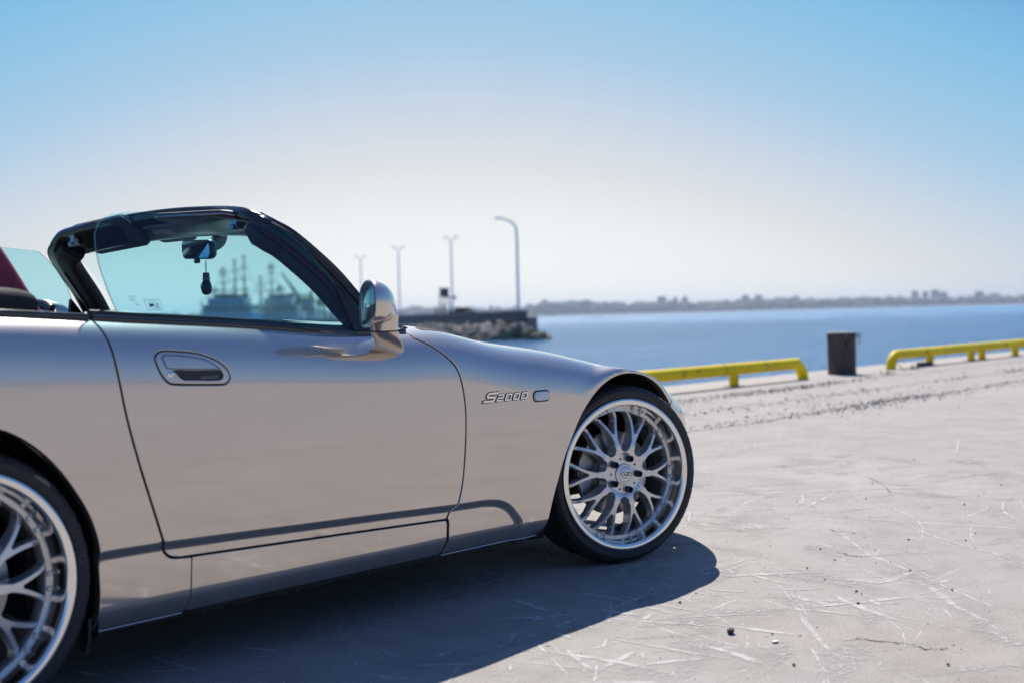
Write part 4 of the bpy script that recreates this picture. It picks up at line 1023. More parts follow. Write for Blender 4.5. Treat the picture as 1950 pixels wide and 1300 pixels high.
# ------------------------------------------------------------------ windscreen, cabin, mirrors
def sym(f):
    """build a part on the right-hand side and its mirror on the left"""
    for s in (0, 1): f(lambda g: g if s == 0 else mirror_y(g), s)
def cabin():
    GB, BP, RB = MAT['gloss_black'], MAT['black_plastic'], MAT['trim_rubber']
    n = Vector((.656, 0, .755))
    half = [(-.935, -.765, .745), (-.99, -.747, .805), (-1.058, -.722, .866), (-1.118, -.70, .924), (-1.19, -.668, 1.014), (-1.284, -.622, 1.108), (-1.320, -.585, 1.141), (-1.328, -.540, 1.163), (-1.318, -.47, 1.180), (-1.293, -.28, 1.197), (-1.277, 0, 1.206)]
    pts = half+[(a, -b, c) for a, b, c in half[-2::-1]]
    path = smooth_path(pts, 8)
    sc = []
    for p in path:
        k = float(sstep((abs(p[1])-.50)/.10)); sc.append((.078*k+.112*(1-k), .056*k+.040*(1-k)))
    prof = rrect(1, 1, .3, 4)
    mk('windscreen_frame', sweep(path, prof, tuple(n), sc), GB, CAR, sharp=50)
    # outer ribs and rubber seals along each pillar
    pil = smooth_path(half[:8], 6)
    def ribs(g, s):
        for du, dn, r, m in ((-.033, .020, .0065, GB), (-.037, .004, .0095, RB), (-.035, -.014, .009, RB), (-.014, .025, .004, RB)):
            q = []
            for i, p in enumerate(pil):
                P = Vector(p); t = (Vector(pil[min(i+1, len(pil)-1)])-Vector(pil[max(i-1, 0)])).normalized(); sd = t.cross(n).normalized(); sd = sd if sd.y > 0 else -sd; u = sd.cross(t).normalized(); u = u if u.z > 0 else -u
                q.append(tuple(P+sd*du+u*dn))
            mk('pillar_seal', g(tube(q, r, 10)), m, CAR)
        # inner pillar trim, seen through the side glass
        q = []
        for i, p in enumerate(pil):
            P = Vector(p); q.append(tuple(P+Vector((.006, .036, -.016))))
        mk('pillar_trim', g(sweep(q, rrect(.085, .05, .02), tuple(n))), MAT['headliner'], CAR)
        # pale edge line of the trim
        q = [tuple(Vector(p)+Vector((-.014, .020, -.033))) for p in pil[:31]]
        mk('trim_piping', g(tube(q, .005, 8)), plain('trim_piping', (.055, .052, .042), .9), CAR)
        # latch for the soft top
        lx, ly, lz = -1.342, -.450, 1.180
        lat = join(box((lx, ly, lz), (.028, .030, .045), .006), box((lx-.012, ly, lz-.016), (.022, .022, .018), .004), xf(lathe([(.0001, -.018), (.007, -.018), (.007, .018), (.0001, .018)], 14, 'y'), Matrix.Translation((lx-.010, ly, lz+.014))))
        mk('roof_latch', g(lat), MAT['latch'], CAR, sharp=40)
    MAT['latch'] = plain('latch_metal', (.30, .32, .38), .2, 1.0)
    sym(ribs)
    # rear rubber lip of the header
    q = []
    hd = [p for p in path if abs(p[1]) < .47]
    for p in hd: q.append((p[0]-.038, p[1], p[2]+.036-.010*(abs(p[1])/.47)**4))
    mk('header_seal', tube(q, .009, 10), RB, CAR)
    # raised cap at the frame corner
    def capc(g, s):
        q = smooth_path([(-1.306, -.635, 1.134), (-1.334, -.600, 1.164), (-1.348, -.553, 1.183), (-1.340, -.49, 1.195)], 5)
        mk('corner_cap', g(sweep(q, rrect(.034, .014, .006), tuple(n), [.35+.65*math.sin(math.pi*(i+1)/(len(q)+1)) for i in range(len(q))])), GB, CAR, sharp=50)
    sym(capc)
    # windscreen glass
    rows = []
    ys = np.linspace(-1, 1, 25)
    for t in np.linspace(0, 1, 9):
        r = []
        for y in ys:
            c = 1-abs(y)**2.2
            b = np.array((-.955+.30*c, y*.715, .835+.03*c)); tp = np.array((-1.315+.052*c, y*.55, 1.168+.035*c))
            r.append(tuple(b+(tp-b)*t+np.array((.656, 0, .755))*(.012*math.sin(math.pi*t)+.004)))
        rows.append(r)
    V, F = loft(rows, caps=False, closed=False)
    mk('windscreen', (V, F), MAT['screen_glass'], CAR)
    q = [rows[0][i] for i in range(25)]
    mk('cowl_panel', loft([[(p[0]+dx, p[1]*k, p[2]+dz) for p in q] for dx, dz, k in ((-.05, .004, 1), (.02, -.006, 1), (.10, -.040, 1.02), (.26, -.055, 1.02), (.27, -.09, 1.0))], caps=False, closed=False), BP, CAR)
    for y0 in (-.42, .18):
        arm = tube(smooth_path([(-.66, y0, .845), (-.74, y0+.20, .868), (-.80, y0+.44, .885)], 6), .006, 8)
        mk('wiper_arm', arm, BP, CAR)
    # belt-line trims
    xs = np.linspace(-2.36, -1.0, 60)
    def belt(g, s):
        p = [tuple(surf(np.array([x]), np.array([ZT(x)+.006]))[0]+np.array([0, .004, .004])) for x in xs if x < -2.034]
        mk('belt_trim', g(sweep(p, rrect(.020, .016, .006), (0, 0, 1))), GB, CAR)
        p = [tuple(surf(np.array([x]), np.array([ZT(x)+.006]))[0]+np.array([0, .004, .003])) for x in np.linspace(-2.026, -.99, 50)]
        mk('belt_trim', g(sweep(p, rrect(.018, .014, .005), (0, 0, 1))), GB, DOORS[s])
        p = [tuple(surf(np.array([x]), np.array([ZT(x)+.006]))[0]+np.array([0, .026, .012])) for x in np.linspace(-2.02, -1.08, 50)]
        mk('window_seal', g(sweep(p, rrect(.016, .022, .005), (0, 0, 1))), RB, DOORS[s])
        # top of the inner door card
        rows = []
        for dy, dz in ((.020, .002), (.045, .018), (.085, .016), (.105, -.01), (.11, -.10), (.115, -.45)):
            rows.append([tuple(surf(np.array([x]), np.array([ZT(x)+.006]))[0]+np.array([0, dy, dz])) for x in np.linspace(-2.02, -1.0, 24)])
        mk('door_card', g(loft(rows, caps=False, closed=False)), MAT['black_leather'], DOORS[s])
    sym(belt)
    # side windows
    GL = [(-1.935, .905), (-1.945, .962), (-1.953, 1.027), (-1.953, 1.08), (-1.948, 1.113), (-1.932, 1.141), (-1.912, 1.156), (-1.888, 1.166), (-1.856, 1.171), (-1.818, 1.174), (-1.708, 1.175), (-1.593, 1.172), (-1.360, 1.153), (-1.318, 1.122), (-1.285, 1.092), (-1.230, 1.028), (-1.186, .950), (-1.184, .868), (-1.184, .83), (-1.935, .84)]
    def gy(z): return -.775+(z-.88)*.37-.012*(((z-1.02)/.16)**2)+.012
    o = np.array(resample(GL, .02)); o = o if area(o) > 0 else o[::-1]
    G = np.stack(np.meshgrid(np.arange(-1.93, -1.18, .03), np.arange(.85, 1.16, .03)), -1).reshape(-1, 2)
    G = G[inside(G, o)]; G = G[seg_dist(G, np.vstack([o, o[:1]]))[0] > .01]
    ov, f, _ = cdt([o], G); nb = len(o)
    def side_glass(g, s):
        A = [(p[0], gy(p[1])-.002, p[1]) for p in ov]; B = [(p[0], gy(p[1])+.002, p[1]) for p in ov]; m = len(ov)
        F = [tuple(t) for t in f]+[tuple(i+m for i in reversed(t)) for t in f]; ed = [(i, i+m, (i+1) % nb+m, (i+1) % nb) for i in range(nb)]
        gg = g((A+B, F+ed))
        me = mesh_of('side_window', gg[0], gg[1], [MAT['side_glass'], MAT['glass_edge']], True, mat_idx=[0]*len(F)+[1]*len(ed), sharp_angle=30)
        link('side_window', me, DOORS[s])
        sail = [(-1.212, .985), (-1.199, .874), (-1.198, .855), (-1.12, .850), (-1.115, .895)]
        A = [(p[0], gy(p[1])-.006, p[1]) for p in sail]; B = [(p[0], gy(p[1])+.012, p[1]) for p in sail]
        mk('mirror_patch', g(recalc(loft([A, B]))), BP, DOORS[s], smooth=False)
        for x0, x1 in ((-1.203, -1.190), (-1.187, -1.160)) if s == 0 else ():
            mk('patch_rib', g(tube([(x0-.002, gy(.975)-.007, .972), (x1, gy(.875)-.009, .862)], .004, 8)), BP, DOORS[s])
    sym(side_glass)
    # stickers printed on the near side window
    PR = plain('glass_print', (.10, .16, .17), .5); PR2 = plain('glass_print_faint', (.32, .43, .43), .5)
    def quad(x0, z0, x1, z1, w=None):
        y = lambda z: gy(z)-.0028
        return [(x0, y(z0), z0), (x1, y(z0), z0), (x1, y(z1), z1), (x0, y(z1), z1)], [(0, 1, 2, 3)]
    def pline(ps, w):
        out = []
        for (xa, za), (xb, zb) in zip(ps[:-1], ps[1:]):
            d = np.array((xb-xa, zb-za)); d /= np.linalg.norm(d); t = np.array((-d[1], d[0]))*w/2
            P = [(xa-t[0], za-t[1]), (xb-t[0], zb-t[1]), (xb+t[0], zb+t[1]), (xa+t[0], za+t[1])]
            out.append(([(a, gy(b)-.0028, b) for a, b in P], [(0, 1, 2, 3)]))
        return join(*out)
    x0, z0, kx, kz = -1.856, .9475, .0455/45, -.0265/30
    def pp(a, b): return (-1.8545+(a-875)/740*.0445+(b-265)*.0000125*0, .9478-(b-265)/480*.0265)
    frame = [pp(875, 265), pp(1615, 265), pp(1700, 740), pp(980, 740), pp(875, 265)]
    mk('glass_sticker', join(pline(frame, .0009), quad(*pp(1075, 450), *pp(1300, 600)), pline([pp(1090, 440), pp(1110, 350), pp(1360, 345), pp(1470, 400), pp(1530, 530)], .0009), pline([pp(1110, 600), pp(1130, 640)], .002),
        quad(*pp(1345, 600), *pp(1560, 640)), pline([pp(1330, 400), pp(1340, 530)], .0012), pline([pp(1390, 590), pp(1440, 480), pp(1500, 490), pp(1540, 540)], .0022), pline([pp(1170, 695), pp(1560, 695)], .0006)), PR, DOORS[0], smooth=False)
    dots = []
    for i in range(9): dots.append(quad(-1.8965+i*.0029, .9568, -1.8947+i*.0029, .9552))
    for z, xs_ in ((.9515, ((-1.895, -1.878),)), (.9465, ((-1.895, -1.885), (-1.884, -1.879))), (.942, ((-1.884, -1.875),)), (.935, ((-1.882, -1.870),))):
        for a, b in xs_: dots.append(quad(a, z, b, z-.0012))
    mk('glass_marking', join(*dots), PR2, DOORS[0], smooth=False)
    # ---- sun visors and roof console under the header
    def slab(w, d, t, r):  # w across (y), d along (x)
        o = rrect(d, w, r, 5); return loft([[(a*k, b*k2, z) for a, b in o] for z, k, k2 in ((-t/2, .95, .97), (-t*.3, 1, 1), (t*.3, 1, 1), (t/2, .95, .97))])
    def visor(loc, rot, mat, w=.37, d=.15):
        M_ = Matrix.Translation(loc) @ Euler(rot).to_matrix().to_4x4()
        mk('sun_visor', xf(slab(w, d, .018, .035), M_), mat, CAR, sharp=50)
        return M_
    M1 = visor((-1.318, -.285, 1.200), (rad(2), rad(9), rad(3)), MAT['visor'], .36, .17)
    M2 = visor((-1.290, .315, 1.191), (rad(-3), rad(43), rad(-6)), MAT['headliner'], .38, .135)
    o = rrect(.135, .38, .035, 5); mk('visor_piping', tube([tuple(M2 @ Vector((a, b, -.004))) for a, b in o if a < -.02], .0035, 6), MAT['piping'], CAR)
    o = rrect(.17, .36, .035, 5); mk('visor_piping', tube([tuple(M1 @ Vector((a, b, -.004))) for a, b in o if a < -.02], .003, 6), MAT['piping'], CAR)
    lab = xf(join(box((.0, .105, -.0095), (.040, .05, .001))), M2); mk('visor_label', lab, MAT['label_red'], CAR, smooth=False)
    lab = xf(join(box((.0, .045, -.0095), (.026, .060, .001))), M2); mk('visor_label', lab, MAT['label_orange'], CAR, smooth=False)
    lab = xf(join(box((.0, -.02, -.0095), (.022, .055, .001))), M2); mk('visor_label', lab, plain('label_grey', (.30, .28, .30), .5), CAR, smooth=False)
    M3 = Matrix.Translation((-1.258, 0.015, 1.189)) @ Euler((0, rad(28), 0)).to_matrix().to_4x4()
    mk('roof_console', xf(slab(.20, .10, .03, .02), M3), plain('console_grey', (.10, .095, .10), .45), CAR, sharp=50)
    mk('reading_lamp', xf(box((0, 0, -.016), (.055, .11, .006), .002), M3), plain('lamp_lens', (.40, .38, .36), .2), CAR, sharp=40)
    # ---- interior mirror
    MM = Matrix.Translation((-1.162, .01, 1.128)) @ Euler((rad(3), rad(-4), rad(-10))).to_matrix().to_4x4()
    o = rrect(.215, .064, .022, 6)
    body = loft([[(x, a*k, b*k) for a, b in o] for x, k in ((-.004, .96), (.0, 1.0), (.012, .99), (.026, .86), (.036, .55), (.038, .2))])
    mk('interior_mirror', xf(recalc(body), MM), BP, CAR, sharp=60)
    o = rrect(.203, .053, .018, 6)
    mk('mirror_glass', xf(recalc(loft([[(x, a, b) for a, b in o] for x in (-.0055, -.003)])), MM), MAT['mirror'], CAR, smooth=False)
    mk('mirror_stalk', sweep(smooth_path([(-1.135, 0, 1.135), (-1.095, -.01, 1.152), (-1.085, -.015, 1.175), (-1.10, -.015, 1.19)], 5), rrect(.045, .035, .012), (0, 1, 0)), BP, CAR, sharp=50)
    mk('mirror_lever', box((-1.165, .005, 1.090), (.012, .022, .016), .004), BP, CAR)
    # ---- dashboard, binnacle, steering wheel
    rows = []
    for x, z, k in ((-1.20, .60, .93), (-1.22, .78, .95), (-1.20, .845, .96), (-1.15, .868, .965), (-.98, .872, .95), (-.70, .862, .86)):
        rows.append([(x+.03*(1-(t*t)), t*.70*k, z+.012*(1-t*t)) for t in np.linspace(-1, 1, 21)])
    mk('dashboard', loft(rows, caps=False, closed=False), BP, CAR)
    bm = []
    for x, k in ((-1.31, .80), (-1.30, .96), (-1.26, 1.0), (-1.14, .9), (-1.02, .55)):
        bm.append([(x, .35+a*k, .835+max(b, -.03)*k) for a, b in [(.19*math.cos(t), .105*math.sin(t)) for t in np.linspace(0, 2*math.pi, 24, endpoint=False)]])
    mk('instrument_hood', recalc(loft(bm)), BP, CAR)
    W_ = Matrix.Translation((-1.60, .36, .797)) @ Euler((0, rad(-66), 0)).to_matrix().to_4x4()
    ringp = [(.178*math.cos(t), .178*math.sin(t), 0) for t in np.linspace(0, 2*math.pi, 49)]
    mk('steering_wheel', xf(join(tube(ringp, .0165, 12, caps=False), loft([[(a*k, b*k, z) for a, b in circ(.07, 20)] for z, k in ((-.03, .9), (0, 1), (.02, .9), (.028, .5))]), box((.0, .11, 0), (.035, .10, .012), .004), box((.0, -.11, 0), (.035, .10, .012), .004), box((-.11, 0, 0), (.10, .05, .012), .004)), W_), MAT['black_leather'], CAR, sharp=50)
    mk('stalk', tube([(-1.53, .36, .86), (-1.55, .24, .95)], .009, 8), BP, CAR)
    mk('steering_column', xf(lathe([(.0001, -.02), (.045, -.02), (.055, .05), (.06, .30)], 20, 'z'), W_ @ Matrix.Rotation(math.pi, 4, 'X')), BP, CAR)
    # ---- tub: floor, tunnel, bulkhead
    tub = join(box((-1.55, 0, .235), (1.65, 1.40, .03)), box((-1.5, 0, .40), (1.2, .22, .32), .04), box((-2.33, 0, .56), (.08, 1.44, .62)), box((-.74, 0, .52), (.05, 1.44, .60)),
               box((-1.45, -.735, .28), (1.5, .06, .22)), box((-1.45, .735, .28), (1.5, .06, .22)), box((-.40, 0, .42), (.7, 1.0, .4)), box((-2.55, 0, .62), (.7, 1.0, .2)))
    mk('cabin_tub', tub, MAT['black_matte'], CAR, smooth=False)
    # ---- seats
    def seat(y0, cat):
        ax = [(-1.800, .36, .25, .075), (-1.885, .50, .252, .085), (-1.965, .65, .25, .085), (-2.035, .80, .215, .08), (-2.088, .93, .172, .070), (-2.122, 1.02, .150, .060), (-2.148, 1.09, .130, .050), (-2.160, 1.125, .105, .036), (-2.168, 1.14, .06, .016)]
        shell, ins, back = [], [], []
        for x, z, w, t in ax:
            x += .018
            fx, fz = .93, .36
            sec = [(-w, -.3), (-w*1.0, .3), (-w*.93, .85), (-w*.80, 1.0), (-w*.66, .80), (-w*.56, .45), (w*.56, .45), (w*.66, .80), (w*.80, 1.0), (w*.93, .85), (w, .3), (w, -.3), (w*.9, -.62), (-w*.9, -.62)]
            shell.append([(x+d*t*fx, y0+a, z+d*t*fz) for a, d in sec])
            ins.append([(x+d*t*fx, y0+a, z+d*t*fz) for a, d in [(-w*.60, .30), (-w*.5, .58), (0, .66), (w*.5, .58), (w*.60, .30)]])
            back.append([(x+d*t*fx, y0+a, z+d*t*fz) for a, d in [(w*.97, -.35), (w*.88, -.72), (w*.4, -.95), (-w*.4, -.95), (-w*.88, -.72), (-w*.97, -.35)]])
        so = mk('seat', subdiv(recalc(loft(shell)), 2), MAT['red_leather'], CAR)
        mk('seat_insert', recalc(loft(ins, caps=False, closed=False)), MAT['black_leather'], so)
        mk('seat_back_shell', subdiv(loft(back, caps=False, closed=False), 1), MAT['gloss_black'], so)
        cus = []
        for x, z, w, t in ((-1.80, .36, .23, .09), (-1.65, .40, .25, .10), (-1.45, .42, .25, .10), (-1.32, .40, .24, .09), (-1.27, .34, .22, .05)):
            cus.append([(x, y0+a*w, z+b*t) for a, b in ((-1, -1), (-1, .6), (-.8, 1.1), (-.6, .5), (.6, .5), (.8, 1.1), (1, .6), (1, -1))])
        mk('cushion', subdiv(recalc(loft(cus)), 1), MAT['red_leather'], so)
    seat(-.345, 0); seat(.345, 0)
    # ---- folded soft top behind the seats
    rows = []
    for x, z0, z1 in ((-2.125, .90, .955), (-2.135, .885, .972), (-2.16, .88, .982), (-2.30, .88, .985), (-2.45, .87, .98), (-2.58, .86, .955), (-2.62, .86, .92)):
        w = .735 if x > -2.5 else .70
        rows.append([(x-(.15 if x > -2.2 else 0)*float(sstep((.66-abs(y))/.06)), y, z) for y, z in ((-w, z0), (-w-.012, (z0+z1)/2), (-w, z1-.012), (-w+.03, z1), (-w+.10, z1+.002), (-.3, z1+.012), (.3, z1+.012), (w-.10, z1+.002), (w-.03, z1), (w, z1-.012), (w+.012, (z0+z1)/2), (w, z0))])
    mk('folded_soft_top', subdiv(recalc(loft(rows)), 1), MAT['soft_top'], CAR)
    sill = []
    # ---- door mirrors
    fo = smooth_closed([(-.080, .040), (-.088, -.005), (-.078, -.052), (-.045, -.064), (.045, -.050), (.078, -.028), (.086, .018), (.066, .052), (.02, .066), (-.04, .064)], 4)
    def door_mirror(g, s):
        # face plane: centre, inward direction, up
        c = Vector((-1.292+(.06 if s else 0), -.955, .925)); fi = Vector((.46, .89, 0)).normalized(); up = Vector((0.03, 0, 1))
        fwd = Vector((.90, .06, 0))
        rings = []
        for d, k, dz, dy in ((-.003, .93, 0, 0), (.0, .985, 0, 0), (.006, 1.0, 0, 0), (.03, .985, -.001, .0), (.06, .92, -.004, .004), (.085, .80, -.008, .008), (.105, .62, -.013, .012), (.118, .38, -.018, .014), (.122, .12, -.020, .015)):
            rings.append([tuple(c+fwd*d+fi*(-a*k+dy)+up*(b*k*1.0+dz)) for a, b in fo])
        rings = rings[::-1]
        hs = mk('door_mirror', g(recalc(loft(rings))), MAT['paint'], CAR, sharp=60)
        # bezel recess and glass
        bz = [[tuple(c+fwd*d+fi*(-a*k)+up*(b*k)) for a, b in fo] for d, k in ((-.004, .93), (-.0032, .88), (.012, .85))]
        mk('bezel', g(recalc(loft(bz, caps=False))), MAT['gloss_black'], hs)
        mg = [[tuple(c+fwd*d+fi*(-a*.86)+up*(b*.86)) for a, b in fo] for d in (.004, .010)]
        mk('mirror_glass', g(recalc(loft(mg))), MAT['mirror'], hs, smooth=False)
        # neck and foot on the door
        def oval(cx, cy, cz, rx, ry, tilt=0): return [(cx+(.06 if s else 0)+rx*math.cos(t), cy+ry*math.sin(t), cz+tilt*math.cos(t)) for t in np.linspace(0, 2*math.pi, 28, endpoint=False)]
        neck = [oval(-1.235, -.950, .895, .048, .042), oval(-1.226, -.945, .872, .043, .036), oval(-1.220, -.940, .852, .042, .034)]
        mk('neck', g(recalc(loft(neck))), MAT['paint'], hs)
        mk('joint_gap', g(recalc(loft([oval(-1.2195, -.9398, .8525, .0395, .0315), oval(-1.219, -.939, .8475, .0395, .0315)]))), MAT['black_matte'], hs)
        foot = [oval(-1.2185, -.9385, .848, .042, .034), oval(-1.207, -.933, .837, .0425, .034), oval(-1.187, -.920, .822, .0435, .034, -.003), oval(-1.163, -.900, .807, .045, .034, -.007), oval(-1.145, -.880, .797, .046, .034, -.010), oval(-1.128, -.84, .789, .046, .034, -.012), oval(-1.12, -.80, .787, .044, .034, -.012)]
        mk('foot', g(recalc(loft(foot))), MAT['paint'], hs, sharp=70)
    sym(door_mirror)
    # ---- fender badge and side repeater
    def stroke(pts, w, closed=False):
        """mitred ribbon outline from a polyline"""
        P = np.array(pts, float); n = len(P); L, R = [], []
        for i in range(n):
            a = P[i]-P[i-1] if (i or closed) else P[1]-P[0]; b = P[(i+1) % n]-P[i] if (i < n-1 or closed) else P[-1]-P[-2]
            a /= np.linalg.norm(a); b /= np.linalg.norm(b); na = np.array((-a[1], a[0])); nb = np.array((-b[1], b[0])); m = na+nb; m /= np.linalg.norm(m); k = 1/max(.55, m@na)
            L.append(P[i]+m*w/2*k); R.append(P[i]-m*w/2*k)
        return L, R
    def badge_geo(strokes, grow, top, bot, org, h, slant):
        out = []
        for pts, w, cl in strokes:
            L, R = stroke(pts, w+2*grow, cl); n = len(L)
            if grow and not cl:
                d = np.array(pts[0], float)-np.array(pts[1], float); d /= np.linalg.norm(d); L[0] = L[0]+d*grow; R[0] = R[0]+d*grow
                d = np.array(pts[-1], float)-np.array(pts[-2], float); d /= np.linalg.norm(d); L[-1] = L[-1]+d*grow; R[-1] = R[-1]+d*grow
            def put(q, off):
                x = org[0]+q[0]*h+q[1]*h*slant; z = org[1]+q[1]*h+q[0]*h*.012*0
                return tuple(on_body(x, z, off)[0])
            V = []
            for q in zip(L, R): V += [put(q[0], top), put(q[1], top), put(q[0], bot), put(q[1], bot)]
            F = []
            for i in range(n if cl else n-1):
                j = (i+1) % n; a, b = 4*i, 4*j
                F += [(a, b, b+1, a+1), (a, a+2, b+2, b), (a+1, b+1, b+3, a+3)]
            if not cl: F += [(0, 1, 3, 2), (4*n-4, 4*n-2, 4*n-1, 4*n-3)]
            out.append(recalc((V, F)))
        return out
    S = [(2.0, .92), (.62, .92), (.36, .84), (.34, .64), (.52, .53), (1.42, .50), (1.66, .40), (1.62, .17), (1.36, .08), (-.05, .08)]
    two = [(.06, .90), (1.16, .90), (1.26, .82), (1.24, .60), (1.12, .50), (.22, .48), (.08, .38), (.06, .10), (1.32, .10)]
    def zero(): return [(.10, .18), (.18, .10), (1.14, .10), (1.24, .18), (1.24, .82), (1.16, .90), (.20, .90), (.10, .82)]
    for grp, (sx, ox, oz, hh, sl) in enumerate((('S', -.7445, .6185, .0285, .55),)):
        for g_ in badge_geo([(S, .21, False)], .10, .0012, -.001, (ox, oz), hh, sl): mk('badge_backing', g_, MAT['gloss_black'], CAR, smooth=False)
        for g_ in badge_geo([(S, .21, False)], 0, .0034, .001, (ox, oz), hh, sl): mk('badge_letter', g_, MAT['chrome'], CAR, smooth=False)
    x0 = -.684
    for i, gl in enumerate((two, zero(), zero(), zero())):
        cl = i > 0
        for g_ in badge_geo([(gl, .21, cl)], .11, .0012, -.001, (x0+i*.0385, .6185), .0215, .45): mk('badge_backing', g_, MAT['gloss_black'], CAR, smooth=False)
        for g_ in badge_geo([(gl, .21, cl)], 0, .0034, .001, (x0+i*.0385, .6185), .0215, .45): mk('badge_letter', g_, MAT['chrome'], CAR, smooth=False)
    def repeater(g, s):
        def lens(sx, sz, prof):
            o = rrect(sx, sz, min(sx, sz)*.42, 6); cx, cz = -.463, .6225
            return recalc(loft([[tuple(on_body(cx+a*k, cz+b*k, off)[0]) for a, b in o] for off, k in prof]))
        mk('repeater_bezel', g(lens(.084, .038, ((-.003, 1), (.001, 1), (.002, .97)))), MAT['black_matte'], CAR, sharp=40)
        mk('side_repeater', g(lens(.076, .031, ((.000, 1), (.004, .99), (.0075, .9), (.0088, .6), (.0090, .2)))), MAT['lens'], CAR, sharp=50)
    sym(repeater)
    def headlamp(g, s):
        V = []; xs = np.linspace(.62, .75, 14); vs = np.linspace(0, 1, 8)
        for x in xs:
            for v in vs:
                vv = float(ZT(x))+.015+.10*v*(1-.4*(x-.62)/.13); V.append(tuple(surf(np.array([x]), np.array([vv]))[0]+surf_n(np.array([x]), np.array([vv]))[0]*.004))
        mk('headlamp', g(([tuple(p) for p in V], [(i*8+j, (i+1)*8+j, (i+1)*8+j+1, i*8+j+1) for i in range(13) for j in range(7)])), MAT['lens'], CAR)
    sym(headlamp)
cabin()
def ornament():
    e = empty('boxing_glove_charm', (-1.135, 0.0, 1.093)); tag(e, 'small dark boxing glove charm hanging on a chain from the interior mirror', 'charm')
    for i in range(5):
        t = np.linspace(0, 2*math.pi, 17); L = [(.0034*math.cos(a), 0, .0055*math.sin(a)) for a in t]
        g = xf(tube(L, .0009, 6, (0, 1, 0), caps=False), Matrix.Translation((0, 0, -.006-.0075*i)) @ Matrix.Rotation(rad(90 if i % 2 else 20), 4, 'Z'))
        mk('link', g, MAT['chrome'], e)
    yaw = Matrix.Rotation(rad(-35), 4, 'Z')
    def ov(z, rx, ry, cx=0): return [(cx*.0+ry*math.sin(t)*.62, cx+rx*math.cos(t), z) for t in np.linspace(0, 2*math.pi, 24, endpoint=False)]
    cuff = [ov(-.041, .012, .014, .0), ov(-.0415, .0155, .017, .0), ov(-.055, .0165, .018, -.0005), ov(-.066, .0185, .019, -.002), ov(-.067, .016, .016, -.002)]
    mk('cuff', xf(recalc(loft(cuff)), yaw), MAT['glove_cuff'], e)
    band = [ov(-.0565, .0172, .0188, -.0008), ov(-.057, .0180, .0195, -.001), ov(-.0655, .0190, .0198, -.002), ov(-.066, .0182, .019, -.002)]
    mk('wrist_band', xf(recalc(loft(band, caps=False)), yaw), plain('glove_band', (.20, .20, .25), .6), e)
    fist = [ov(-.066, .014, .014, -.002), ov(-.069, .0185, .020, -.002), ov(-.080, .0215, .026, -.001), ov(-.092, .0220, .029, -.002), ov(-.103, .0205, .027, -.002), ov(-.111, .0165, .021, -.002), ov(-.1145, .009, .011, -.001), ov(-.115, .003, .003, -.001)]
    mk('glove', xf(recalc(loft(fist)), yaw), MAT['glove_dark'], e)
    th = smooth_path([(0, .013, -.070), (-.003, .0215, -.080), (-.006, .0215, -.092), (-.008, .014, -.100)], 6)
    mk('thumb', xf(sweep(th, circ(.0085, 14), (1, 0, 0), [.6+.4*math.sin(math.pi*min(1, (i+3)/(len(th)))) for i in range(len(th))]), yaw), MAT['glove_dark'], e)
    # faint two-line print on the back of the glove
    pr = []
    rr = random.Random(8)
    for z, y0, y1, h in ((-.0800, .007, -.0045, .0050), (-.0885, .013, -.0125, .0062)):
        y = y0
        while y > y1:
            w = rr.uniform(.0011, .0022); k = 1-(y/.0225)**2
            x = -.62*.0285*math.sqrt(max(.05, k))-.0012
            pr.append(box((x, y-w/2, z+rr.uniform(-.0006, .0006)), (.0016, w, h*rr.uniform(.6, 1))))
            y -= w+.0007
    mk('printed_marks', xf(join(*pr), yaw), plain('glove_print', (.17, .15, .20), .6), e, smooth=False)
ornament()
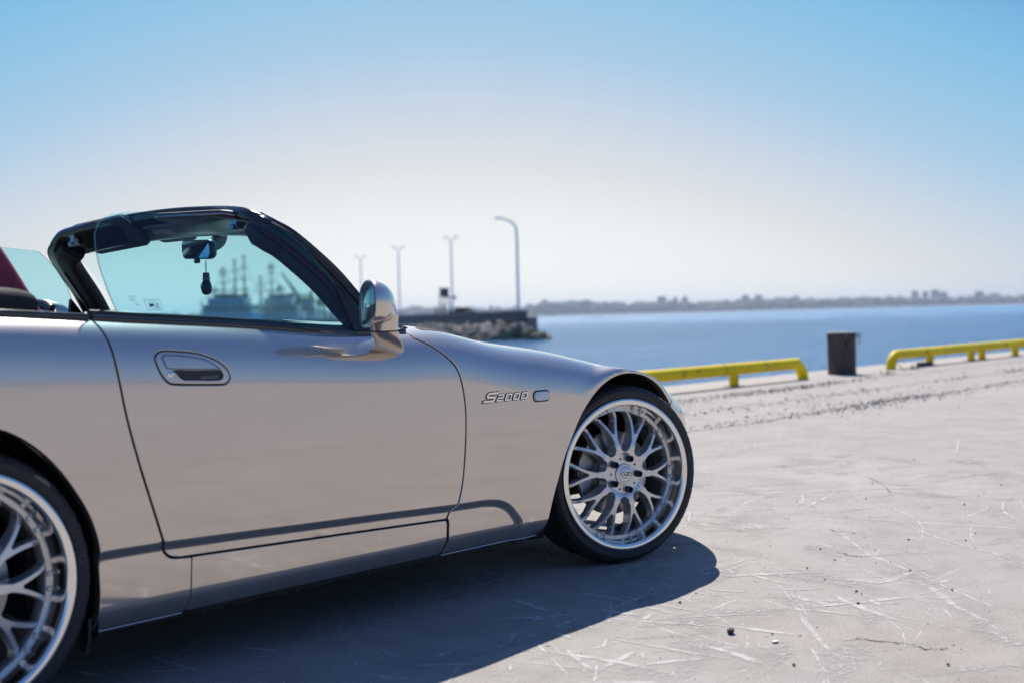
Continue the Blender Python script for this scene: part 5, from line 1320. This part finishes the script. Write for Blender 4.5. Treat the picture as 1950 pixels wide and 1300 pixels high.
# ------------------------------------------------------------------ breakwater, lamps, ships, far shore, haze
def gd(d, lat, z=0.0):
    x, y = ground_dir(d, lat); return (x, y, z)
DIR = np.array((math.cos(YAW), math.sin(YAW))); RGT = np.array((math.sin(YAW), -math.cos(YAW)))
def plan_box(p, q, w0, w1, z0, z1):
    """box along the plan line p-q, from w0 to w1 to the right of it"""
    p = np.array(p[:2]); q = np.array(q[:2]); t = (q-p)/np.linalg.norm(q-p); r = np.array((t[1], -t[0]))
    c = [p+r*w0, p+r*w1, q+r*w1, q+r*w0]
    return [(*a, z0) for a in c]+[(*a, z1) for a in c], [(3, 2, 1, 0), (4, 5, 6, 7), (0, 1, 5, 4), (1, 2, 6, 5), (2, 3, 7, 6), (3, 0, 4, 7)]
MAT['lamp_grey'] = plain('lamp_grey', (.55, .56, .57), .5)
def breakwater():
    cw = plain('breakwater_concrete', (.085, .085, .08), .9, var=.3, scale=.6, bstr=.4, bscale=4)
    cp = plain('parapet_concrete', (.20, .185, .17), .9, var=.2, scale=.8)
    line = [(137, .62), (215, -19.3), (330, -49), (460, -83)]
    e = empty('breakwater', gd(137, .62, 0)); tag(e, 'dark concrete breakwater wall with rocks at its foot, running out behind the car', 'breakwater')
    off = Vector(gd(137, .62, 0))
    for i in range(3):
        p, q = gd(*line[i]), gd(*line[i+1])
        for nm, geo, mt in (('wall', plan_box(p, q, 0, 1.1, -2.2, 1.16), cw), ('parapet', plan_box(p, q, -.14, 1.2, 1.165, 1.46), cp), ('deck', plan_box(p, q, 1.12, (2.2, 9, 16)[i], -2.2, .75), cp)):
            mk(nm, shift(geo, -off), mt, e, smooth=False)
    # the blunt end of the head
    a = np.array(gd(137, .62)[:2])
    # ---- boulders
    rr = random.Random(21); meshes = []
    for k in range(6):
        bm = bmesh.new(); bmesh.ops.create_icosphere(bm, subdivisions=2, radius=1)
        pl_ = [Vector((rr.gauss(0, 1), rr.gauss(0, 1), rr.gauss(0, 1))).normalized() for _ in range(9)]
        for v in bm.verts:
            for n in pl_:
                d = v.co.dot(n)-.72
                if d > 0: v.co -= n*d*.9
            v.co *= 1+rr.uniform(-.03, .03)
        bm.verts.index_update(); g = [tuple(v.co) for v in bm.verts], [tuple(l.index for l in f.verts) for f in bm.faces]; bm.free()
        meshes.append(g)
    mats = [plain('boulder_grey', (.23, .215, .20), .9, var=.3, scale=1.5), plain('boulder_brown', (.19, .16, .13), .9, var=.3, scale=1.5), plain('boulder_dark', (.09, .088, .085), .9, var=.35, scale=1.5), plain('boulder_weedy', (.12, .13, .06), .9, var=.4, scale=1.5)]
    lib = {(k, m): mesh_of('boulder', *meshes[k], mats[m], False) for k in range(6) for m in range(4)}
    p0 = np.array(gd(*line[0])[:2]); p1 = np.array(gd(*line[1])[:2]); t = (p1-p0)/np.linalg.norm(p1-p0); r = np.array((t[1], -t[0])); 
    if r@(CAM_POS[:2]-p0) < 0: r = -r
    labs = {0: 'pale grey boulder in the rock armour at the foot of the breakwater', 1: 'brownish boulder in the rock armour at the foot of the breakwater', 2: 'dark wet boulder in the rock armour at the foot of the breakwater', 3: 'weed-covered greenish boulder at the waterline by the end of the breakwater'}
    spots = []
    for row, (w, z, n) in enumerate(((.7, -.05, 46), (1.9, -.45, 44), (3.2, -.85, 40), (4.6, -1.25, 36), (6.0, -1.6, 34))):
        for i in range(n):
            s = -1.5-row*.9+(i+rr.uniform(-.35, .35))*(62/n)
            spots.append((s, w+rr.uniform(-.4, .4), z-.62+rr.uniform(-.2, .15), rr.uniform(.55, .98)))
    for row in range(5):
        for i in range(4):
            a_ = rad(-10-25*i); R_ = 1.2+row*1.3
            spots.append((-R_*math.cos(a_)*.9-.3, R_*math.sin(a_)*.5+1.0*i*.2, -.55-.33*row+rr.uniform(-.1, .1), rr.uniform(.55, .95)))
    for s, w, z, sz in spots:
        P = p0+t*s+r*w
        m = 3 if (s < -2 and z < -.9 and rr.random() < .7) else (2 if z < -1.2 and rr.random() < .7 else rr.choice([0, 0, 0, 1, 1, 2]))
        o = link('boulder', lib[(rr.randrange(6), m)], None, (P[0], P[1], z)); o.scale = (sz*rr.uniform(.85, 1.3), sz*rr.uniform(.85, 1.2), sz*rr.uniform(.6, .85)); o.rotation_euler = (rr.uniform(0, 6), rr.uniform(0, 6), rr.uniform(0, 6))
        tag(o, labs[m], 'boulder', 'boulders at the foot of the breakwater')
    # ---- lamp posts
    conc = plain('lamp_post_concrete', (.80, .79, .77), .8, var=.1)
    def lamp(d, lat, zb, zt, kind, label):
        o = empty('lamp_post', gd(d, lat, zb)); tag(o, label, 'lamp post', 'lamp posts along the breakwater')
        h = zt-zb; L = -RGT
        if kind == 1:
            pth = smooth_path([(0, 0, 0), (0, 0, h*.45), (0, 0, h-1.7), (L[0]*.25, L[1]*.25, h-.75), (L[0]*.95, L[1]*.95, h-.22), (L[0]*1.75, L[1]*1.75, h)], 6)
            mk('pole', tube(pth, .13, 10, (DIR[0], DIR[1], 0), scale=[1.15-.45*i/len(pth) for i in range(len(pth))]), conc, o)
            mk('lamp_head', box((L[0]*1.95, L[1]*1.95, h+.02), (.62, .62, .16), .05), MAT['lamp_grey'], o)
        else:
            mk('pole', tube([(0, 0, 0), (0, 0, h*.5), (0, 0, h-.9)], .13, 10, scale=[1.15, 1, .85]), conc, o)
            for s in (-1, 1):
                mk('arm', tube(smooth_path([(0, 0, h-1.0), (RGT[0]*.25*s, RGT[1]*.25*s, h-.45), (RGT[0]*.62*s, RGT[1]*.62*s, h-.12)], 4), .055, 8, (DIR[0], DIR[1], 0)), conc, o)
                mk('lamp_head', box((RGT[0]*.78*s, RGT[1]*.78*s, h-.06), (.50, .50, .16), .04), MAT['lamp_grey'], o)
        mk('base', lathe([(.0001, 0), (.30, 0), (.28, .5), (.17, .6)], 12, 'z'), conc, o)
    lamp(142, .80, .75, 11.6, 1, 'tall single-arm lamp post at the very end of the breakwater')
    lamp(196, -8.85, .75, 13.05, 2, 'twin-headed lamp post beside the dark signal tower on the breakwater')
    lamp(220, -18.9, .75, 13.1, 2, 'twin-headed lamp post just right of the door mirror of the car')
    lamp(250, -28.8, .75, 13.15, 2, 'most distant twin-headed lamp post, above the windscreen pillar of the car')
    # ---- signal tower
    o = empty('signal_tower', gd(186, -9.55, .75)); tag(o, 'small dark lattice signal tower with a cabin on top, on the breakwater', 'tower'); dk = plain('tower_steel', (.055, .06, .068), .6)
    for sx in (-1, 1):
        for sy in (-1, 1): mk('leg', tube([(sx*.75, sy*.75, 0), (sx*.38, sy*.38, 3.1)], .09, 8), dk, o)
    for z, w in ((1.0, .62), (2.1, .5)):
        for sx in (-1, 1): mk('brace', join(tube([(sx*w, -w, z), (sx*w, w, z)], .05, 6), tube([(-w, sx*w, z), (w, sx*w, z)], .05, 6)), dk, o)
    mk('platform', box((0, 0, 3.15), (1.3, 1.3, .12), .02), dk, o); mk('cabin', box((0, 0, 3.75), (.95, .95, 1.05), .05), dk, o); mk('roof', box((0, 0, 4.33), (1.15, 1.15, .1), .02), dk, o)
    mk('side_arm', tube([(0, 0, 3.1), (RGT[0]*1.45, RGT[1]*1.45, 3.0)], .07, 8), dk, o); mk('side_lamp', box((RGT[0]*1.5, RGT[1]*1.5, 3.0), (.35, .35, .45), .05), dk, o)
    for k, s in enumerate((-1.0, -.3, .7, 1.3)):
        b_ = mk('fence_post', tube([(0, 0, 0), (0, 0, 1.5)], .10, 8), dk, loc=gd(186, -9.55+s*1.3, .75)); tag(b_, 'short dark post standing at the foot of the signal tower', 'post', 'short posts at the foot of the signal tower')
    c_ = mk('van', join(box((0, 0, .62), (3.4, 1.6, .6), .12), box((-.1, 0, 1.12), (1.9, 1.4, .5), .15)), plain('dark_van', (.05, .035, .03), .5)); c_.location = gd(176, -6.7, .9); c_.rotation_euler = (0, 0, YAW+rad(60))
    tag(c_, 'low dark vehicle parked on the breakwater between the lamp posts', 'vehicle')
breakwater()
def ships():
    white = plain('ship_white', (.78, .79, .76), .6, var=.12, scale=.6); hull = plain('ship_hull', (.10, .14, .17), .6, var=.2, scale=.4); dark = plain('ship_dark', (.09, .10, .10), .7); buff = plain('ship_buff', (.55, .40, .18), .6)
    buffl = plain('ship_cream', (.62, .55, .38), .6, var=.15, scale=.5)
    def ship(d, px0, px1, zt, label, masts, funnel, hullm):
        """trawler seen stern-on; px spans give its berth across the view"""
        l0, l1 = [(p-975)/2466.6*d for p in (px0, px1)]; w = l1-l0; lc = (l0+l1)/2
        e = empty('trawler', gd(d, lc, WATER_Z), YAW-math.pi/2); tag(e, label, 'ship', 'trawlers moored beyond the breakwater')
        # local x = right across the view, y = away
        L_ = w*2.6
        sec = [(-.5, 0, 0, .8), (-.5, L_*.15, -.3, 1.0), (-.5, L_*.6, -.3, 1.05), (-.34, L_*.85, -.2, 1.4), (-.05, L_, 0, 1.9)]
        rings = [[(-w*abs(k), y, .3), (-w*abs(k)*.9, y, -1.0), (w*abs(k)*.9, y, -1.0), (w*abs(k), y, .3), (w*abs(k), y, 2.0+zz), (-w*abs(k), y, 2.0+zz)] for k, y, _, zz in sec]
        mk('hull', recalc(loft(rings)), hullm, e, smooth=False)
        z = 3.0
        tiers = ((.94, .9, 2.3), (.86, .62, 2.0), (.66, .42, 1.7), (.42, .25, 1.0))
        y0 = L_*.12
        for k, (wf, lf, h) in enumerate(tiers):
            mk('deckhouse', box((0, y0+L_*lf*.3, z+h/2), (w*wf, L_*lf*.6, h-.15), .08), (white, buffl, white)[k] if k < 3 else dark, e, sharp=30)
            mk('deck_rail', join(box((0, y0-.2, z+h+.02), (w*wf*1.04, .25, .14)), box((0, y0-.25, z+h+.55), (w*wf*1.02, .06, .06))), dark, e, smooth=False)
            nwin = int(w*wf/1.1)
            if k < 3:
                for i in range(nwin): mk('window', box((-w*wf/2+(i+.5)*w*wf/nwin, y0-.03, z+h*.55), (.55, .1, .6)), dark, e, smooth=False)
            z += h
        mk('funnel', lathe([(.0001, 0), (1.0, 0), (.9, 2.6), (.0001, 2.6)], 14, 'z'), funnel, e, loc=(w*.22, y0+L_*.25, z-2.2))
        for mx, zt_, kind in masts:
            x = (mx-975)/2466.6*d-lc; H = zt_-WATER_Z
            mk('mast', tube([(x, y0+2, z-3.5), (x, y0+2, H)], .26, 8, scale=[1.2, .5]), dark, e)
            for i, zz in enumerate(np.linspace(z+1, H-.8, 4)): mk('yard', tube([(x-(1.5-.25*i), y0+2, zz), (x+(1.5-.25*i), y0+2, zz+.15)], .13, 6, (0, 1, 0)), dark, e)
            if kind: mk('radar', box((x, y0+1.8, H-1.6), (2.2, .4, .5), .1), dark, e)
            for s in (-1, 1): mk('stay', tube([(x, y0+2, H-1), (x+s*w*.3, y0+2, z-2)], .05, 4), dark, e)
        for q in np.linspace(-.44, .44, 7): mk('davit', tube(smooth_path([(w*q, y0-.5, 5.2), (w*q, y0-.6, 7.6), (w*q+.5, y0-1.2, 8.4)], 3), .10, 6), dark, e)
    H = lambda py, px, d: .883+((626.9-.02553*px)-py)*d/2466.6
    ship(330, 372, 478, 8, 'pale trawler with three masts seen through the left of the car window', [(418, H(505, 418, 330), 1), (441, H(490, 441, 330), 0), (459, H(482, 459, 330), 0), (400, H(545, 400, 330), 0)], buff, hull)
    ship(352, 486, 566, 8, 'grey trawler with a tall radar mast seen through the middle of the car window', [(492, H(522, 492, 352), 0), (513, H(497, 513, 352), 1), (529, H(540, 529, 352), 0)], dark, hull)
    ship(420, 566, 600, 6, 'distant dark work boat moored between the trawlers and the cranes', [(578, H(560, 578, 420), 0)], buff, dark)
    yel = plain('crane_yellow', (.36, .30, .08), .6, var=.2)
    for i, (px, py, pj, qj, mt, lab) in enumerate(((572, 560, 540, 520, dark, 'dark harbour crane with its jib slanting up left beside the grey trawler'), (592, 560, 600, 548, yel, 'yellow harbour crane standing closest to the trawlers'), (614, 563, 606, 552, yel, 'yellow harbour crane in the middle of the row behind the car window'), (640, 566, 630, 556, yel, 'yellow harbour crane furthest right, close to the windscreen pillar'))):
        d = 450; x = (px-975)/2466.6*d; e = empty('harbour_crane', gd(d, x, 0)); tag(e, lab, 'crane', 'harbour cranes beyond the trawlers')
        h = H(py, px, d); jx = (pj-975)/2466.6*d-x; jz = H(qj, pj, d)
        for s in (-1, 1): mk('leg', tube([(RGT[0]*1.6*s, RGT[1]*1.6*s, -1), (RGT[0]*.7*s, RGT[1]*.7*s, h*.7)], .45, 6), mt, e)
        mk('cab', box((0, 0, h*.75), (2.6, 2.6, 2.4), .2), mt, e); mk('tower', tube([(0, 0, h*.7), (0, 0, h)], .5, 6), mt, e)
        mk('jib', tube([(0, 0, h*.8), (RGT[0]*jx*.5, RGT[1]*jx*.5, h*.8+(jz-h*.8)*.55), (RGT[0]*jx, RGT[1]*jx, jz)], .5, 6, (DIR[0], DIR[1], 0), scale=[1.1, .9, .6]), mt, e)
        mk('tie', tube([(0, 0, h), (RGT[0]*jx, RGT[1]*jx, jz)], .15, 4, (DIR[0], DIR[1], .2)), mt, e)
    # quay the ships lie at
    p, q = gd(470, -190), gd(470, -62)
    tag(mk('far_quay', plan_box(p, q, 0, 60, -2.5, 0.2), plain('far_quay_stone', (.18, .175, .165), .9), smooth=False), kind='structure')
ships()
SHORE_D = 2500.0
def shore():
    land = plain('shore_land', (.09, .085, .06), .9, var=.3, scale=.01)
    lats = np.linspace(-2200, 2600, 60); V = []
    for l in lats:
        for dd, z in ((-30, WATER_Z-1), (0, .3), (150, 5), (500, 7), (1600, 5), (1700, -2.5)): V.append(gd(SHORE_D+dd+40*math.sin(l*.004)+25*math.sin(l*.013), l, z))
    F = [(i*6+j, (i+1)*6+j, (i+1)*6+j+1, i*6+j+1) for i in range(59) for j in range(5)]
    tag(mk('far_shore', recalc((V, F)), land), kind='structure')
    rr = random.Random(9)
    def hprof(px): return float(np.interp(px, [-2000, 300, 700, 800, 900, 1000, 1040, 1060, 1090, 1120, 1180, 1260, 1400, 1500, 1600, 1700, 1800, 1950, 2300, 4000], [22, 22, 22, 25, 18, 19, 25, 27, 25, 27, 20, 22, 18, 20, 18, 19, 16, 16, 17, 17]))
    bm = bmesh.new(); bmesh.ops.create_icosphere(bm, subdivisions=1, radius=1); bm.verts.index_update()
    bv = np.array([v.co for v in bm.verts]); bf = np.array([[l.index for l in f.verts] for f in bm.faces]); bm.free()
    V, F = [], []; n = 0
    for k in range(2600):
        l = rr.uniform(-1500, 1700); px = 975+l*2466.6/SHORE_D; h = hprof(px)
        d = SHORE_D+20+40*math.sin(l*.004)+25*math.sin(l*.013)+rr.uniform(0, 130); f = (d-SHORE_D)/130
        r = rr.uniform(5, 11); z = rr.uniform(.15, 1)*(h-.55*r)*(.75+.35*f)*rr.choice([1, 1, .9, 1.06])
        c = np.array(gd(d, l, z)); w = bv*np.array((r*rr.uniform(.9, 1.6), r*rr.uniform(.9, 1.6), r*rr.uniform(.7, 1.1)))*(1+RNG.uniform(-.25, .25, (len(bv), 1)))
        V.append(c+w); F.append(bf+n); n += len(bv)
    m, nt, N, L, b = new_mat('far_foliage'); setp(b, rough=.9); t = nz(N, L, .02, 4); r = ramp(N, L, t.outputs['Fac'], [(.35, (.035, .045, .022)), (.55, (.06, .065, .028)), (.7, (.085, .07, .035))]); L.new(r.outputs['Color'], b.inputs['Base Color'])
    tag(mk('far_woodland', (np.vstack(V), np.vstack(F)), m, smooth=False), kind='stuff')
    bl = plain('tower_block_render', (.30, .29, .28), .8, var=.1, scale=.05); bd = plain('tower_block_window', (.05, .06, .07), .3)
    blocks = ((1262, 566, 16, 'squat block rising over the far trees, leftmost of the three near the yellow barrier'), (1288, 567, 8, 'narrow block between two wider ones above the far trees, left of centre'), (1306, 566, 10, 'slim far block at the right of the left-hand trio on the shore'),
              (1421, 563, 12, 'far block left of the pair above the woodland, left of the bollard'), (1446, 563, 14, 'far block right of the pair above the woodland, left of the bollard'), (1518, 564, 10, 'lone slim block on the far shore just left of the bollard'),
              (1744, 555, 11, 'tall far block, leftmost of the cluster above the right barrier'), (1764, 556, 9, 'narrow tall far block, second in the right-hand cluster'), (1782, 553, 13, 'tallest far block in the right-hand cluster on the shore'), (1797, 557, 14, 'broad lower far block at the right end of the right-hand cluster'),
              (1866, 556, 14, 'far block standing apart to the right of the cluster'), (1895, 560, 18, 'low wide far block close to the right edge of the picture'), (1092, 574, 26, 'long low far building among the trees right of the breakwater end'), (1040, 572, 10, 'small far block above the trees just right of the breakwater end'))
    for px, py, wpx, lab in blocks:
        d = SHORE_D+190; lat = (px-975)/2466.6*d; h = .883+((626.9-.02553*px)-py)*d/2466.6; w = wpx*d/2466.6
        e = empty('tower_block', gd(d, lat, 0), YAW-math.pi/2); tag(e, lab, 'building', 'buildings on the far shore')
        mk('wall', box((0, 0, h/2+1.5), (w, w*.8, h-3)), bl, e, smooth=False); mk('roof', box((0, 0, h+.4), (w*.5, w*.4, 2.0)), bl, e, smooth=False)
        nf = max(3, int(h/4.2))
        for k in range(nf): mk('window_row', box((0, -w*.4, 3.5+k*(h-5)/nf), (w*.86, .6, 1.5)), bd, e, smooth=False)
    # two polished balls added on the water to make the bright blur spots
    for i, (px, py, lab) in enumerate(((1133, 603, 'left of the two mirror balls added as glints far out on the bay'), (1143, 603, 'right of the two mirror balls added as glints far out on the bay'))):
        d = 700; lat = (px-975)/2466.6*d
        o = mk('float', lathe([(.0001, -.6), (.7, -.5), (1.0, 0), (.75, .55), (.0001, .85)], 20, 'z'), MAT['float'], loc=gd(d, lat, WATER_Z+.25)); tag(o, lab, 'float', 'added glint balls on the bay')
MAT['float'] = plain('glint_ball', (.9, .9, .9), .12, 1.0, var=.02)  # mirror finish for the added glint balls
shore()
def haze():
    m = bpy.data.materials.new('haze'); m.use_nodes = True; nt = m.node_tree; N = nt.nodes
    for n_ in list(N):
        if n_.type != 'OUTPUT_MATERIAL': N.remove(n_)
    v = N.new('ShaderNodeVolumePrincipled'); v.inputs['Color'].default_value = (.68, .83, 1.0, 1); v.inputs['Density'].default_value = HAZE; v.inputs['Anisotropy'].default_value = .2
    nt.links.new(v.outputs[0], N['Material Output'].inputs['Volume'])
    tag(mk('haze', box((2000, 2000, 17.4), (14400, 14400, 45.2)), m, smooth=False), kind='stuff')
HAZE = .00021
haze()
